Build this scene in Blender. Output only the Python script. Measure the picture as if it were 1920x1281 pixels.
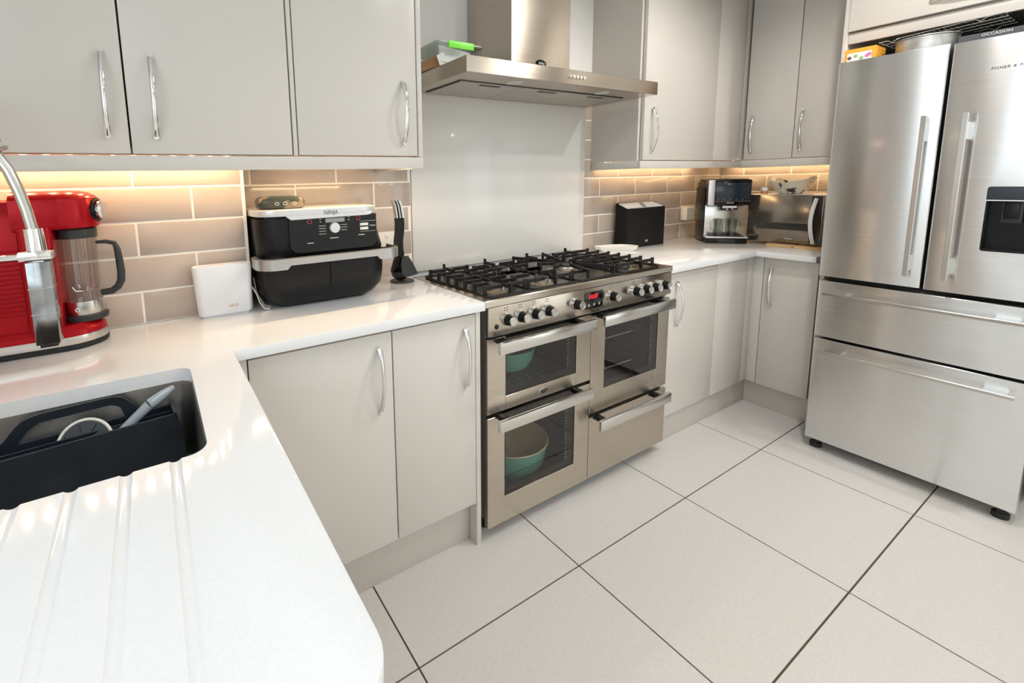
import bpy, bmesh, math, random
from mathutils import Vector, Matrix
random.seed(7)
SC = bpy.context.scene
COL = SC.collection
for _o in list(bpy.data.objects): bpy.data.objects.remove(_o)

# ------------------------------------------------------------------ camera
cam_d = bpy.data.cameras.new('camera'); cam = bpy.data.objects.new('camera', cam_d); COL.objects.link(cam)
YAW, PIT, ROL = -0.53, 0.1382, -0.0236
fw = Vector((-math.sin(YAW)*math.cos(PIT), math.cos(YAW)*math.cos(PIT), -math.sin(PIT)))
rt = Vector((math.cos(YAW), math.sin(YAW), 0)); up = rt.cross(fw)
r2 = rt*math.cos(ROL)+up*math.sin(ROL); u2 = up*math.cos(ROL)-rt*math.sin(ROL)
cm = Matrix.Identity(4)
for i in range(3):
    cm[i][0] = r2[i]; cm[i][1] = u2[i]; cm[i][2] = -fw[i]
cm.translation = Vector((-0.8979, -1.1194, 1.2388))
cam.matrix_world = cm
cam_d.sensor_fit = 'HORIZONTAL'; cam_d.sensor_width = 36; cam_d.lens = 858.7854/1920*36
cam_d.shift_x = (960-790)/1920; cam_d.shift_y = (460-640.5)/1920
cam_d.clip_start = 0.02
SC.camera = cam

# ------------------------------------------------------------------ world, lights, exposure
W = bpy.data.worlds.new('world'); SC.world = W; W.use_nodes = True
bg = W.node_tree.nodes['Background']; bg.inputs[0].default_value = (0.86, 0.93, 1, 1); bg.inputs[1].default_value = 2.0
SC.view_settings.view_transform = 'Standard'; SC.view_settings.look = 'None'
SC.view_settings.gamma = 1; SC.view_settings.use_curve_mapping = False
SC.view_settings.exposure = 0.10
WIN_POWER, PATIO_POWER, SPOT_POWER, LED_POWER = 10, 7, 16.5, 2.3

def area(name, loc, direction, sx, sy, power, color):
    d = bpy.data.lights.new(name, 'AREA'); d.shape = 'RECTANGLE'; d.size = sx; d.size_y = sy
    d.energy = power; d.color = color
    o = bpy.data.objects.new(name, d); COL.objects.link(o)
    o.location = loc; o.rotation_euler = Vector(direction).to_track_quat('-Z', 'Y').to_euler()
    return o
# daylight through the window over the sink and through the garden door at the far end of the right wall
area('window_daylight', (-1.47, -1.74, 1.60), (1, 0, 0), 2.84, 1.06, WIN_POWER, (0.80, 0.91, 1.0))
area('patio_daylight', (2.46, -3.10, 1.17), (-1, 0, 0), 1.56, 2.18, PATIO_POWER, (1.0, 0.96, 0.90))

# ------------------------------------------------------------------ materials
def mat(name, base=(0.5, 0.5, 0.5), rough=0.5, metal=0.0, emit=None, estr=0.0, coat=0.0, alpha=None, spec=None, aniso=0.0):
    m = bpy.data.materials.new(name); m.use_nodes = True
    b = m.node_tree.nodes['Principled BSDF']
    b.inputs['Base Color'].default_value = (*base, 1); b.inputs['Roughness'].default_value = rough
    b.inputs['Metallic'].default_value = metal
    if emit: b.inputs['Emission Color'].default_value = (*emit, 1); b.inputs['Emission Strength'].default_value = estr
    if coat: b.inputs['Coat Weight'].default_value = coat; b.inputs['Coat Roughness'].default_value = 0.05
    if spec is not None: b.inputs['Specular IOR Level'].default_value = spec
    if aniso: b.inputs['Anisotropic'].default_value = aniso
    return m
def nodes(m): return m.node_tree.nodes, m.node_tree.links, m.node_tree.nodes['Principled BSDF']
def mix_noise(m, c1, c2, scale, detail=4, stretch=(1, 1, 1), lo=0.35, hi=0.65, bump=0.0, rough=None, bdist=0.001):
    """base colour varied by object-space noise, optional bump / roughness variation"""
    n, l, b = nodes(m)
    tc = n.new('ShaderNodeTexCoord'); mp = n.new('ShaderNodeMapping'); mp.inputs['Scale'].default_value = stretch
    nz = n.new('ShaderNodeTexNoise'); nz.inputs['Scale'].default_value = scale; nz.inputs['Detail'].default_value = detail
    rp = n.new('ShaderNodeValToRGB'); rp.color_ramp.elements[0].position = lo; rp.color_ramp.elements[1].position = hi
    rp.color_ramp.elements[0].color = (*c1, 1); rp.color_ramp.elements[1].color = (*c2, 1)
    l.new(tc.outputs['Object'], mp.inputs[0]); l.new(mp.outputs[0], nz.inputs['Vector'])
    l.new(nz.outputs['Fac'], rp.inputs[0]); l.new(rp.outputs[0], b.inputs['Base Color'])
    if bump:
        bp = n.new('ShaderNodeBump'); bp.inputs['Strength'].default_value = bump; bp.inputs['Distance'].default_value = bdist
        l.new(nz.outputs['Fac'], bp.inputs['Height']); l.new(bp.outputs[0], b.inputs['Normal'])
    if rough:
        mr = n.new('ShaderNodeMapRange'); mr.inputs['To Min'].default_value = rough[0]; mr.inputs['To Max'].default_value = rough[1]
        l.new(nz.outputs['Fac'], mr.inputs[0]); l.new(mr.outputs[0], b.inputs['Roughness'])
    return m
def brushed(m, rot=0.25, aniso=0.9):
    n, l, b = nodes(m); t = n.new('ShaderNodeTangent'); t.direction_type = 'RADIAL'; t.axis = 'Z'
    b.inputs['Anisotropic'].default_value = aniso; b.inputs['Anisotropic Rotation'].default_value = rot
    l.new(t.outputs[0], b.inputs['Tangent'])
    return m
def thin_glass(name, tint, ior=1.5, rough=0.0):
    m = bpy.data.materials.new(name); m.use_nodes = True
    n, l = m.node_tree.nodes, m.node_tree.links
    n.remove(n['Principled BSDF']); out = n['Material Output']
    tr = n.new('ShaderNodeBsdfTransparent'); tr.inputs[0].default_value = (*tint, 1)
    gl = n.new('ShaderNodeBsdfGlossy'); gl.inputs['Roughness'].default_value = rough
    fr = n.new('ShaderNodeFresnel'); fr.inputs[0].default_value = ior
    mx = n.new('ShaderNodeMixShader')
    ge = n.new('ShaderNodeNewGeometry'); iv = n.new('ShaderNodeMath'); iv.operation = 'SUBTRACT'; iv.inputs[0].default_value = 1.0
    ml = n.new('ShaderNodeMath'); ml.operation = 'MULTIPLY'
    l.new(ge.outputs['Backfacing'], iv.inputs[1]); l.new(fr.outputs[0], ml.inputs[0]); l.new(iv.outputs[0], ml.inputs[1])
    l.new(ml.outputs[0], mx.inputs[0]); l.new(tr.outputs[0], mx.inputs[1]); l.new(gl.outputs[0], mx.inputs[2]); l.new(mx.outputs[0], out.inputs[0])
    return m

CAB = (0.63, 0.592, 0.545)
M = {}
M['cabinet'] = mat('cashmere_gloss', CAB, 0.25)
M['carcass'] = mat('cashmere_matt', (0.58, 0.535, 0.485), 0.4)
M['plinth'] = mat('plinth_board', (0.55, 0.505, 0.46), 0.45)
M['quartz'] = mix_noise(mat('white_quartz', (0.86, 0.85, 0.83), 0.07), (0.795, 0.80, 0.805), (0.82, 0.825, 0.83), 260, 2)
M['wallpaint'] = mat('white_wall_paint', (0.87, 0.86, 0.835), 0.7)
M['ceiling'] = mat('ceiling_paint', (0.85, 0.85, 0.84), 0.8)
M['splash'] = mat('pale_glass_splashback', (0.80, 0.78, 0.745), 0.22, coat=0.3)
M['tile'] = mix_noise(mat('taupe_glazed_tile', (0.4, 0.33, 0.28), 0.14), (0.47, 0.40, 0.345), (0.52, 0.44, 0.385), 9, 2, bump=0.12, bdist=0.004)
M['grout'] = mat('cream_grout', (0.92, 0.88, 0.80), 0.85)
M['floortile'] = mix_noise(mat('stone_porcelain', (0.6, 0.57, 0.53), 0.42), (0.600, 0.572, 0.535), (0.645, 0.618, 0.585), 90, 8, lo=0.3, hi=0.7, bump=0.03, rough=(0.36, 0.5))
M['floorgrout'] = mat('brown_grout', (0.10, 0.07, 0.045), 0.9)
M['steel'] = mix_noise(mat('brushed_steel', (0.6, 0.57, 0.53), 0.3, 1.0), (0.50, 0.44, 0.37), (0.57, 0.505, 0.43), 6, 5, (0.6, 1, 140), bump=0.0, rough=(0.21, 0.27))
M['fridgesteel'] = mix_noise(mat('fridge_brushed_steel', (0.62, 0.62, 0.62), 0.26, 1.0), (0.70, 0.70, 0.70), (0.76, 0.76, 0.755), 6, 5, (1, 0.8, 150), bump=0.0, rough=(0.23, 0.29))
brushed(M['steel']); brushed(M['fridgesteel'])
M['steelsmooth'] = mat('satin_steel', (0.66, 0.64, 0.61), 0.22, 1.0)
M['chrome'] = mat('chrome', (0.80, 0.80, 0.80), 0.08, 1.0)
M['chromedull'] = mix_noise(mat('wet_chrome', (0.6, 0.62, 0.64), 0.12, 1.0), (0.30, 0.31, 0.32), (0.40, 0.41, 0.42), 30, 3)
M['silverpaint'] = mat('silver_plastic', (0.72, 0.72, 0.73), 0.32, 0.55)
M['bandsteel'] = mat('satin_silver_band', (0.50, 0.485, 0.47), 0.30, 0.8)
M['blackgloss'] = mat('black_gloss', (0.006, 0.006, 0.007), 0.10, spec=0.35)
M['black'] = mat('black_plastic', (0.007, 0.007, 0.0075), 0.34, spec=0.3)
M['blackmatt'] = mat('black_matt', (0.008, 0.008, 0.008), 0.5, spec=0.25)
M['charcoal'] = mat('charcoal_plastic', (0.032, 0.036, 0.038), 0.42, spec=0.35)
M['castiron'] = mix_noise(mat('cast_iron', (0.02, 0.02, 0.02), 0.5, spec=0.3), (0.007, 0.0065, 0.006), (0.018, 0.016, 0.015), 60, 4, bump=0.2)
M['darkhob'] = mat('dark_hob_well', (0.10, 0.093, 0.082), 0.3, 0.6)
M['brass'] = mat('stained_burner', (0.42, 0.36, 0.27), 0.35, 0.8)
M['alu'] = mat('burner_aluminium', (0.72, 0.72, 0.70), 0.3, 0.9)
M['white'] = mat('white_plastic', (0.82, 0.82, 0.84), 0.35)
M['offwhite'] = mat('offwhite_plastic', (0.80, 0.78, 0.70), 0.4)
M['red'] = mat('candy_red_paint', (0.40, 0.004, 0.010), 0.24, 0.35, spec=0.3)
M['redink'] = mat('red_print', (0.30, 0.03, 0.03), 0.4)
M['gold'] = mat('gold_print', (0.75, 0.55, 0.18), 0.35, 0.5)
M['greyink'] = mat('grey_print', (0.10, 0.10, 0.11), 0.5)
M['paleink'] = mat('pale_print', (0.62, 0.62, 0.62), 0.5)
M['dimink'] = mat('dim_print', (0.30, 0.30, 0.30), 0.5)
M['navy'] = mix_noise(mat('navy_plastic', (0.012, 0.018, 0.028), 0.42), (0.006, 0.011, 0.019), (0.013, 0.020, 0.030), 14, 4)
M['brushgrey'] = mat('bluegrey_plastic', (0.33, 0.38, 0.42), 0.45)
M['sink'] = mix_noise(mat('sink_steel', (0.5, 0.49, 0.48), 0.36, 1.0), (0.50, 0.49, 0.47), (0.60, 0.59, 0.57), 30, 4)
M['rubber'] = mat('rubber', (0.015, 0.015, 0.015), 0.7)
M['ovendark'] = mat('oven_enamel', (0.16, 0.15, 0.135), 0.35)
M['teal'] = mat('teal_enamel', (0.20, 0.60, 0.57), 0.25, coat=0.4)
M['cream'] = mat('cream_enamel', (0.72, 0.64, 0.48), 0.3)
M['ovenglass'] = thin_glass('oven_glass', (0.86, 0.83, 0.78), 1.6)
M['glass'] = thin_glass('clear_glass', (0.84, 0.86, 0.84), 1.9)
M['jarglass'] = thin_glass('jar_glass', (0.95, 0.945, 0.94), 1.75, 0.02)
M['clearplastic'] = thin_glass('clear_plastic', (0.88, 0.90, 0.88), 1.7, 0.12)
M['frosted'] = thin_glass('frosted_lid', (0.70, 0.74, 0.71), 2.4, 0.35)
M['smoke'] = thin_glass('smoked_plastic', (0.45, 0.42, 0.38), 1.5)
M['lime'] = mat('lime_green_plastic', (0.22, 0.80, 0.06), 0.35)
M['orange'] = mat('orange_card', (0.80, 0.36, 0.03), 0.55)
M['paper'] = mat('paper', (0.82, 0.80, 0.80), 0.6)
M['pink'] = mat('pink_print', (0.70, 0.16, 0.38), 0.55)
M['leaf'] = mat('green_print', (0.30, 0.42, 0.18), 0.55)
M['brownprint'] = mat('brown_print', (0.14, 0.07, 0.03), 0.55)
M['tin'] = mix_noise(mat('dull_tin', (0.5, 0.5, 0.49), 0.42, 0.9), (0.40, 0.40, 0.38), (0.62, 0.62, 0.60), 22, 4)
M['tray'] = mat('slate_card', (0.055, 0.06, 0.068), 0.5)
M['greenbag'] = mat('dark_green_plastic', (0.004, 0.035, 0.022), 0.4)
M['wood'] = mix_noise(mat('bamboo', (0.62, 0.42, 0.20), 0.5), (0.50, 0.32, 0.14), (0.70, 0.50, 0.27), 14, 4, (1, 8, 8))
M['camo'] = mix_noise(mat('camo_shell', (0.05, 0.06, 0.04), 0.3), (0.028, 0.034, 0.026), (0.20, 0.15, 0.10), 16, 3, (1, 2, 2), lo=0.52, hi=0.60)
M['bowl'] = mix_noise(mat('patterned_glaze', (0.7, 0.68, 0.6), 0.2), (0.045, 0.03, 0.025), (0.74, 0.70, 0.58), 17, 2, lo=0.40, hi=0.45)
M['microglass'] = mat('microwave_mirror', (0.25, 0.225, 0.19), 0.17, 0.85)
M['microdark'] = mat('microwave_window', (0.03, 0.028, 0.025), 0.08)
M['bluepanel'] = mat('fridge_panel', (0.018, 0.026, 0.036), 0.12)
M['mesh'] = mix_noise(mat('grease_mesh', (0.5, 0.47, 0.42), 0.4, 0.9), (0.44, 0.41, 0.36), (0.56, 0.53, 0.48), 300, 2, bump=0.4)
M['reddigit'] = mat('red_led_digits', (0.3, 0.0, 0.0), 0.4, emit=(1.0, 0.02, 0.03), estr=1.6)
M['led'] = mat('led_diode', (1, 0.9, 0.7), 0.4, emit=(1.0, 0.72, 0.40), estr=28)
M['ledbar'] = mat('led_carrier', (0.8, 0.78, 0.72), 0.5)
M['lamp'] = mat('lamp_lens', (0.8, 0.8, 0.75), 0.4, emit=(1.0, 0.88, 0.70), estr=14)
M['hoodlamp'] = mat('hood_lamp_lens', (0.62, 0.60, 0.54), 0.3)
M['winframe'] = mat('white_window_frame', (0.82, 0.82, 0.82), 0.35)
M['coil'] = mat('hose_steel', (0.55, 0.54, 0.50), 0.25, 1.0)
M['brownjar'] = mat('foil_wrapper', (0.62, 0.30, 0.12), 0.4)

# ------------------------------------------------------------------ object helpers
ORIG = {}
def reg(o, orig): ORIG[o.name] = Vector(orig)
def thing(name, label, cat, loc=(0, 0, 0), group=None, rz=0.0, local=False):
    o = bpy.data.objects.new(name, None); COL.objects.link(o)
    o.empty_display_size = 0.05; o.location = loc; o.rotation_euler = (0, 0, rz)
    o['label'] = label; o['category'] = cat
    if group: o['group'] = group
    reg(o, (0, 0, 0) if (rz or local) else loc)
    return o
def tag(o, label, cat, group=None):
    o['label'] = label; o['category'] = cat
    if group: o['group'] = group
    return o
def struct(o): o['kind'] = 'structure'; return o
def dup(root, loc, label=None):
    r = root.copy(); COL.objects.link(r); r.location = loc
    if label: r['label'] = label
    for ch in list(root.children):
        c = ch.copy(); COL.objects.link(c); c.parent = r
        for g in list(ch.children):
            d = g.copy(); COL.objects.link(d); d.parent = c
    return r

class B:
    """collects primitive shapes into one mesh"""
    def __init__(s): s.bm = bmesh.new()
    def box(s, x0, x1, y0, y1, z0, z1, bev=0.0, seg=2):
        m = Matrix.Translation(((x0+x1)/2, (y0+y1)/2, (z0+z1)/2)) @ Matrix.Diagonal((abs(x1-x0), abs(y1-y0), abs(z1-z0), 1))
        r = bmesh.ops.create_cube(s.bm, size=1, matrix=m)
        if bev:
            es = list({e for v in r['verts'] for e in v.link_edges})
            bmesh.ops.bevel(s.bm, geom=es, offset=bev, segments=seg, profile=0.5, affect='EDGES', clamp_overlap=True)
        return s
    def obox(s, mtx, sx, sy, sz, bev=0.0, seg=2):
        r = bmesh.ops.create_cube(s.bm, size=1, matrix=mtx @ Matrix.Diagonal((sx, sy, sz, 1)))
        if bev:
            es = list({e for v in r['verts'] for e in v.link_edges})
            bmesh.ops.bevel(s.bm, geom=es, offset=bev, segments=seg, profile=0.5, affect='EDGES', clamp_overlap=True)
        return s
    def cyl(s, p0, p1, r0, r1=None, seg=24, caps=True):
        r1 = r0 if r1 is None else r1
        p0, p1 = Vector(p0), Vector(p1); d = p1-p0
        q = d.to_track_quat('Z', 'Y').to_matrix().to_4x4()
        bmesh.ops.create_cone(s.bm, cap_ends=caps, segments=seg, radius1=r0, radius2=r1, depth=d.length, matrix=Matrix.Translation((p0+p1)/2) @ q)
        return s
    def lathe(s, prof, c=(0, 0, 0), axis=(0, 0, 1), seg=32, sx=1.0, sy=1.0):
        q = Vector(axis).to_track_quat('Z', 'Y').to_matrix()
        rings = []
        for r, z in prof:
            if r < 1e-6: rings.append([s.bm.verts.new(q @ Vector((0, 0, z))+Vector(c))]); continue
            rings.append([s.bm.verts.new(q @ Vector((r*math.cos(2*math.pi*k/seg)*sx, r*math.sin(2*math.pi*k/seg)*sy, z))+Vector(c)) for k in range(seg)])
        for a, b in zip(rings, rings[1:]):
            for k in range(seg):
                k2 = (k+1) % seg
                if len(a) == 1 and len(b) > 1: s.bm.faces.new((a[0], b[k2], b[k]))
                elif len(b) == 1 and len(a) > 1: s.bm.faces.new((a[k], a[k2], b[0]))
                elif len(a) > 1: s.bm.faces.new((a[k], a[k2], b[k2], b[k]))
        return s
    def tube(s, pts, r, seg=10, flat=1.0, upv=(0, 0, 1), closed=False):
        """sweep; r number or list; flat scales the section along the second axis"""
        pts = [Vector(p) for p in pts]; n = len(pts)
        rr = r if isinstance(r, (list, tuple)) else [r]*n
        rings = []
        U = Vector(upv)
        for i, p in enumerate(pts):
            if closed: t = pts[(i+1) % n]-pts[i-1]
            else: t = pts[min(i+1, n-1)]-pts[max(i-1, 0)]
            t.normalize(); a = U-t*U.dot(t)
            if a.length < 1e-4: a = t.orthogonal()
            a.normalize(); b = t.cross(a)
            rings.append([s.bm.verts.new(p+a*rr[i]*math.cos(2*math.pi*k/seg)*flat+b*rr[i]*math.sin(2*math.pi*k/seg)) for k in range(seg)])
        prs = list(zip(rings, rings[1:]))+([(rings[-1], rings[0])] if closed else [])
        for a, b in prs:
            for k in range(seg): s.bm.faces.new((a[k], a[(k+1) % seg], b[(k+1) % seg], b[k]))
        if not closed:
            s.bm.faces.new(rings[0][::-1]); s.bm.faces.new(rings[-1])
        return s
    def prism(s, poly, lo, hi, axis='z', bev=0.0, seg=2):
        def P(a, b, c):
            return {'z': (a, b, c), 'y': (a, c, b), 'x': (c, a, b)}[axis]
        lo_v = [s.bm.verts.new(P(a, b, lo)) for a, b in poly]; hi_v = [s.bm.verts.new(P(a, b, hi)) for a, b in poly]
        f = [s.bm.faces.new(lo_v[::-1]), s.bm.faces.new(hi_v)]; n = len(poly)
        for i in range(n): f.append(s.bm.faces.new((lo_v[i], lo_v[(i+1) % n], hi_v[(i+1) % n], hi_v[i])))
        bmesh.ops.recalc_face_normals(s.bm, faces=f)
        if bev:
            es = list(set(f[0].edges) | set(f[1].edges))
            bmesh.ops.bevel(s.bm, geom=es, offset=bev, segments=seg, profile=0.5, affect='EDGES', clamp_overlap=True)
        return s
    def loft(s, rings):
        """rings: lists of equal-length point lists, closed sections, capped"""
        R = [[s.bm.verts.new(p) for p in ring] for ring in rings]; n = len(R[0]); f = []
        for a, b in zip(R, R[1:]):
            for k in range(n): f.append(s.bm.faces.new((a[k], a[(k+1) % n], b[(k+1) % n], b[k])))
        f.append(s.bm.faces.new(R[0][::-1])); f.append(s.bm.faces.new(R[-1]))
        bmesh.ops.recalc_face_normals(s.bm, faces=f)
        return s
    def sphere(s, c, r, sc=(1, 1, 1), seg=16):
        bmesh.ops.create_uvsphere(s.bm, u_segments=seg, v_segments=max(6, seg//2), radius=r, matrix=Matrix.Translation(c) @ Matrix.Diagonal((*sc, 1)))
        return s
    def obj(s, name, m, parent=None, angle=35, loc=None):
        o_w = Vector((0, 0, 0))
        if parent is not None: o_w = ORIG[parent.name]
        elif loc is not None: o_w = Vector(loc)
        bm = s.bm
        if o_w.length > 0: bmesh.ops.translate(bm, vec=-o_w, verts=bm.verts)
        me = bpy.data.meshes.new(name); bm.to_mesh(me); bm.free()
        for p in me.polygons: p.use_smooth = True
        me.set_sharp_from_angle(angle=math.radians(angle))
        me.materials.append(M[m] if isinstance(m, str) else m)
        o = bpy.data.objects.new(name, me); COL.objects.link(o)
        if parent is not None: o.parent = parent
        elif loc is not None: o.location = loc
        reg(o, o_w)
        return o
def rrect(x0, x1, y0, y1, r, seg=6, corners=(1, 1, 1, 1)):
    """rounded rectangle, ccw from lower right corner; corners = (x1y0, x1y1, x0y1, x0y0)"""
    pts = []
    for (cx, cy, a0, on, px, py) in ((x1-r, y0+r, -90, corners[0], x1, y0), (x1-r, y1-r, 0, corners[1], x1, y1), (x0+r, y1-r, 90, corners[2], x0, y1), (x0+r, y0+r, 180, corners[3], x0, y0)):
        if not on: pts.append((px, py)); continue
        for k in range(seg+1):
            a = math.radians(a0+90*k/seg); pts.append((cx+r*math.cos(a), cy+r*math.sin(a)))
    return pts
def text(body, size, right, upv, loc, m, name, parent, extrude=0.0004, align='CENTER', shear=0.0, xs=1.0, spacing=1.0):
    c = bpy.data.curves.new('t', 'FONT'); c.body = body; c.size = size; c.extrude = extrude; c.align_x = align; c.align_y = 'CENTER'
    c.shear = shear; c.space_character = spacing; c.resolution_u = 2
    o = bpy.data.objects.new('t', c); COL.objects.link(o)
    dg = bpy.context.evaluated_depsgraph_get(); me = bpy.data.meshes.new_from_object(o.evaluated_get(dg))
    bpy.data.objects.remove(o); bpy.data.curves.remove(c)
    R, U = Vector(right).normalized(), Vector(upv).normalized(); N = R.cross(U)
    mt = Matrix.Identity(4)
    for i in range(3): mt[i][0] = R[i]*xs; mt[i][1] = U[i]; mt[i][2] = N[i]
    mt.translation = Vector(loc)-ORIG[parent.name]
    me.transform(mt); me.name = name; me.materials.clear(); me.materials.append(M[m])
    ob = bpy.data.objects.new(name, me); COL.objects.link(ob); ob.parent = parent; reg(ob, ORIG[parent.name])
    return ob
def boolean_cut(o, cutters):
    for i, c in enumerate(cutters):
        md = o.modifiers.new('b%d' % i, 'BOOLEAN'); md.operation = 'DIFFERENCE'; md.object = c; md.solver = 'EXACT'
    dg = bpy.context.evaluated_depsgraph_get(); me = bpy.data.meshes.new_from_object(o.evaluated_get(dg))
    o.modifiers.clear(); old = o.data; o.data = me; bpy.data.meshes.remove(old)
    for c in cutters: bpy.data.objects.remove(c)
    for p in me.polygons: p.use_smooth = True
    me.set_sharp_from_angle(angle=math.radians(30))
def handle(parent, a, b, out, name='handle', bow=0.024, r=0.0058):
    """bowed chrome cabinet handle from a to b, standing off along out"""
    a, b, out = Vector(a), Vector(b), Vector(out)
    ax = (b-a).normalized(); side = ax.cross(out)
    pts, rs = [], []
    N = 14
    for k in range(N+1):
        t = k/N; s = math.sin(math.pi*t)
        pts.append(a+(b-a)*t+out*(0.004+bow*s**0.75)); rs.append(r*(1.25-0.35*s))
    g = B().tube(pts, rs, 10, flat=0.72, upv=out)
    for p, d in ((a, 1), (b, -1)): g.cyl(p+out*0.0005, p+out*0.010, 0.0055, seg=10)
    return g.obj(name, 'chrome', parent)

# ================================================================== room shell
XL, XR, YB, YF, ZC = -1.43, 2.43, 0.555, -4.0, 2.42
floor = struct(B().box(XL-0.1, XR+0.1, YF-0.1, YB+0.1, -0.08, -0.003).obj('floor', 'floorgrout'))
TX, TY, FX0, FY0, G = 0.5977, 0.4859, -0.4112, -0.2263, 0.0025
def floor_tiles():
    cache = {}
    for i in range(-2, 6):
        for j in range(-8, 2):
            x0, x1 = max(FX0+i*TX, XL), min(FX0+(i+1)*TX, XR); y0, y1 = max(FY0+j*TY, YF), min(FY0+(j+1)*TY, YB)
            if x1-x0 < 0.03 or y1-y0 < 0.03: continue
            w, h = round(x1-x0-2*G, 4), round(y1-y0-2*G, 4)
            if (w, h) not in cache:
                t = B().box(-w/2, w/2, -h/2, h/2, -0.008, 0).obj('floor_tile', 'floortile', floor); cache[(w, h)] = t
            else:
                t = cache[(w, h)].copy(); COL.objects.link(t)
            t.location = ((x0+x1)/2, (y0+y1)/2, 0)
floor_tiles()
struct(B().box(XL-0.1, XR+0.1, YF-0.1, YB+0.1, ZC, ZC+0.1).obj('ceiling', 'ceiling'))
wall_back = struct(B().box(-0.65, XR+0.1, YB, YB+0.1, 0, ZC).obj('wall_back', 'wallpaint'))
M['darkwall'] = mat('dark_wall_for_reflections', (0.16, 0.13, 0.10), 0.7)  # invented dark tone for the unseen right wall, darkens reflections in the steel
PY0, PY1, PZ1 = -3.90, -2.30, 2.30
wall_right = struct(B().box(XR, XR+0.12, PY1, YB, 0, ZC).box(XR, XR+0.12, YF-0.1, PY0, 0, ZC).box(XR, XR+0.12, PY0, PY1, PZ1, ZC).obj('wall_right', 'darkwall'))
BX, BY = -0.655, 0.372            # boxed-out corner
wall_box = struct(B().box(XL-0.1, BX, BY, YB+0.1, 0, ZC).obj('wall_boxing', 'wallpaint'))
# left wall with the window over the sink; front wall with patio doors
WY0, WY1, WZ0, WZ1 = -3.18, -0.30, 1.05, 2.15
wl = B().box(XL-0.12, XL, YF-0.1, WY0, 0, ZC).box(XL-0.12, XL, WY1, BY, 0, ZC).box(XL-0.12, XL, WY0, WY1, 0, WZ0).box(XL-0.12, XL, WY0, WY1, WZ1, ZC)
wall_left = struct(wl.obj('wall_left', 'wallpaint'))
wall_front = struct(B().box(XL-0.1, XR+0.1, YF-0.1, YF, 0, ZC).obj('wall_front', 'wallpaint'))
win = B().box(XL-0.09, XL-0.04, WY0, WY1, WZ0, WZ0+0.06).box(XL-0.09, XL-0.04, WY0, WY1, WZ1-0.06, WZ1)
NP = 3; PW = (WY1-WY0-0.06)/NP
for k in range(NP+1): win.box(XL-0.09, XL-0.04, WY0+k*PW, WY0+k*PW+0.06, WZ0+0.06, WZ1-0.06)
win = struct(win.obj('window_1', 'winframe'))
for k in range(NP): B().box(XL-0.07, XL-0.066, WY0+k*PW+0.06, WY0+(k+1)*PW, WZ0+0.06, WZ1-0.06).obj('pane', 'glass', win)
door = B()
PM = (PY0+PY1)/2
for a in (PY0, PM-0.04, PY1-0.08): door.box(XR+0.05, XR+0.10, a, a+0.08, 0, PZ1)
door.box(XR+0.05, XR+0.10, PY0, PY1, PZ1-0.08, PZ1).box(XR+0.05, XR+0.10, PY0, PY1, 0, 0.10)
door = struct(door.obj('door_1', 'winframe'))
for a, b in ((PY0+0.08, PM-0.04), (PM+0.04, PY1-0.08)): B().box(XR+0.073, XR+0.077, a, b, 0.10, PZ1-0.08).obj('pane', 'glass', door)

# ------------------------------------------------------------------ glazed wall tiles
_tc = {}
def wall_tiles(wall, axis, face, sgn, u0, u1, rows, offs, period, th=0.008, gap=0.0028, skip=None):
    """axis: direction u runs along ('x' or 'y'); face: coordinate of the tile face; sgn: outward sign of the normal"""
    zlo, zhi = rows[0], rows[-1]
    fb = face-sgn*0.0012
    g = B()
    a, b = sorted((fb, face-sgn*th))
    if axis == 'x': g.box(u0, u1, a, b, zlo, zhi)
    else: g.box(a, b, u0, u1, zlo, zhi)
    g.obj('grout', 'grout', wall)
    for r in range(len(rows)-1):
        z0, z1 = rows[r], rows[r+1]; o = offs[r]
        k = math.floor((u0-o)/period)
        while o+k*period < u1:
            a, b = max(u0, o+k*period), min(u1, o+(k+1)*period); k += 1
            if b-a < 0.012: continue
            w, h = round(b-a-2*gap, 4), round(z1-z0-2*gap, 4)
            key = (axis, sgn, w, h)
            cx, cz = (a+b)/2, (z0+z1)/2
            if key not in _tc:
                t = B()
                c0, c1 = sorted((0, -sgn*th))
                if axis == 'x': t.box(-w/2, w/2, c0, c1, -h/2, h/2, 0.0016, 2)
                else: t.box(c0, c1, -w/2, w/2, -h/2, h/2, 0.0016, 2)
                t = t.obj('wall_tile', 'tile', wall); _tc[key] = t
            else:
                t = _tc[key].copy(); COL.objects.link(t); t.parent = wall
            t.location = (cx, face, cz) if axis == 'x' else (face, cx, cz)
WT, WTR = 0.8586, 0.846
wall_tiles(wall_box, 'x', BY-0.008, -1, XL, BX, [WT, 0.950, 1.049, 1.145, 1.241, 1.34], [-0.941, -0.795, -0.938, -0.794, -0.936], 0.31)
wall_tiles(wall_box, 'y', BX+0.008, 1, BY-0.006, YB-0.009, [WT, 0.950, 1.049, 1.145, 1.241, 1.34], [0.40, 0.50, 0.40, 0.50, 0.40], 0.31)
zr = [WTR, 0.938, 1.038, 1.138, 1.239, 1.34]
wall_tiles(wall_back, 'x', YB-0.008, -1, BX+0.010, 0.033, zr, [-0.598, -0.443, -0.598, -0.443, -0.597], 0.31)
wall_tiles(wall_back, 'x', YB-0.008, -1, 1.082, XR-0.008, [0.84, 0.937, 1.036, 1.136, 1.236, 1.333], [1.364, 1.209, 1.364, 1.209, 1.364], 0.309)
wall_tiles(wall_back, 'x', YB-0.008, -1, 1.082, 1.135, [1.333, 1.434, 1.534, 1.634], [0.9, 0.9, 0.9], 0.309)
wall_tiles(wall_right, 'y', XR-0.008, -1, -0.236, YB-0.008, [0.84, 0.93, 1.03, 1.129, 1.231, 1.33], [0.402, 0.27, 0.402, 0.27, 0.402], 0.256)

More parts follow.
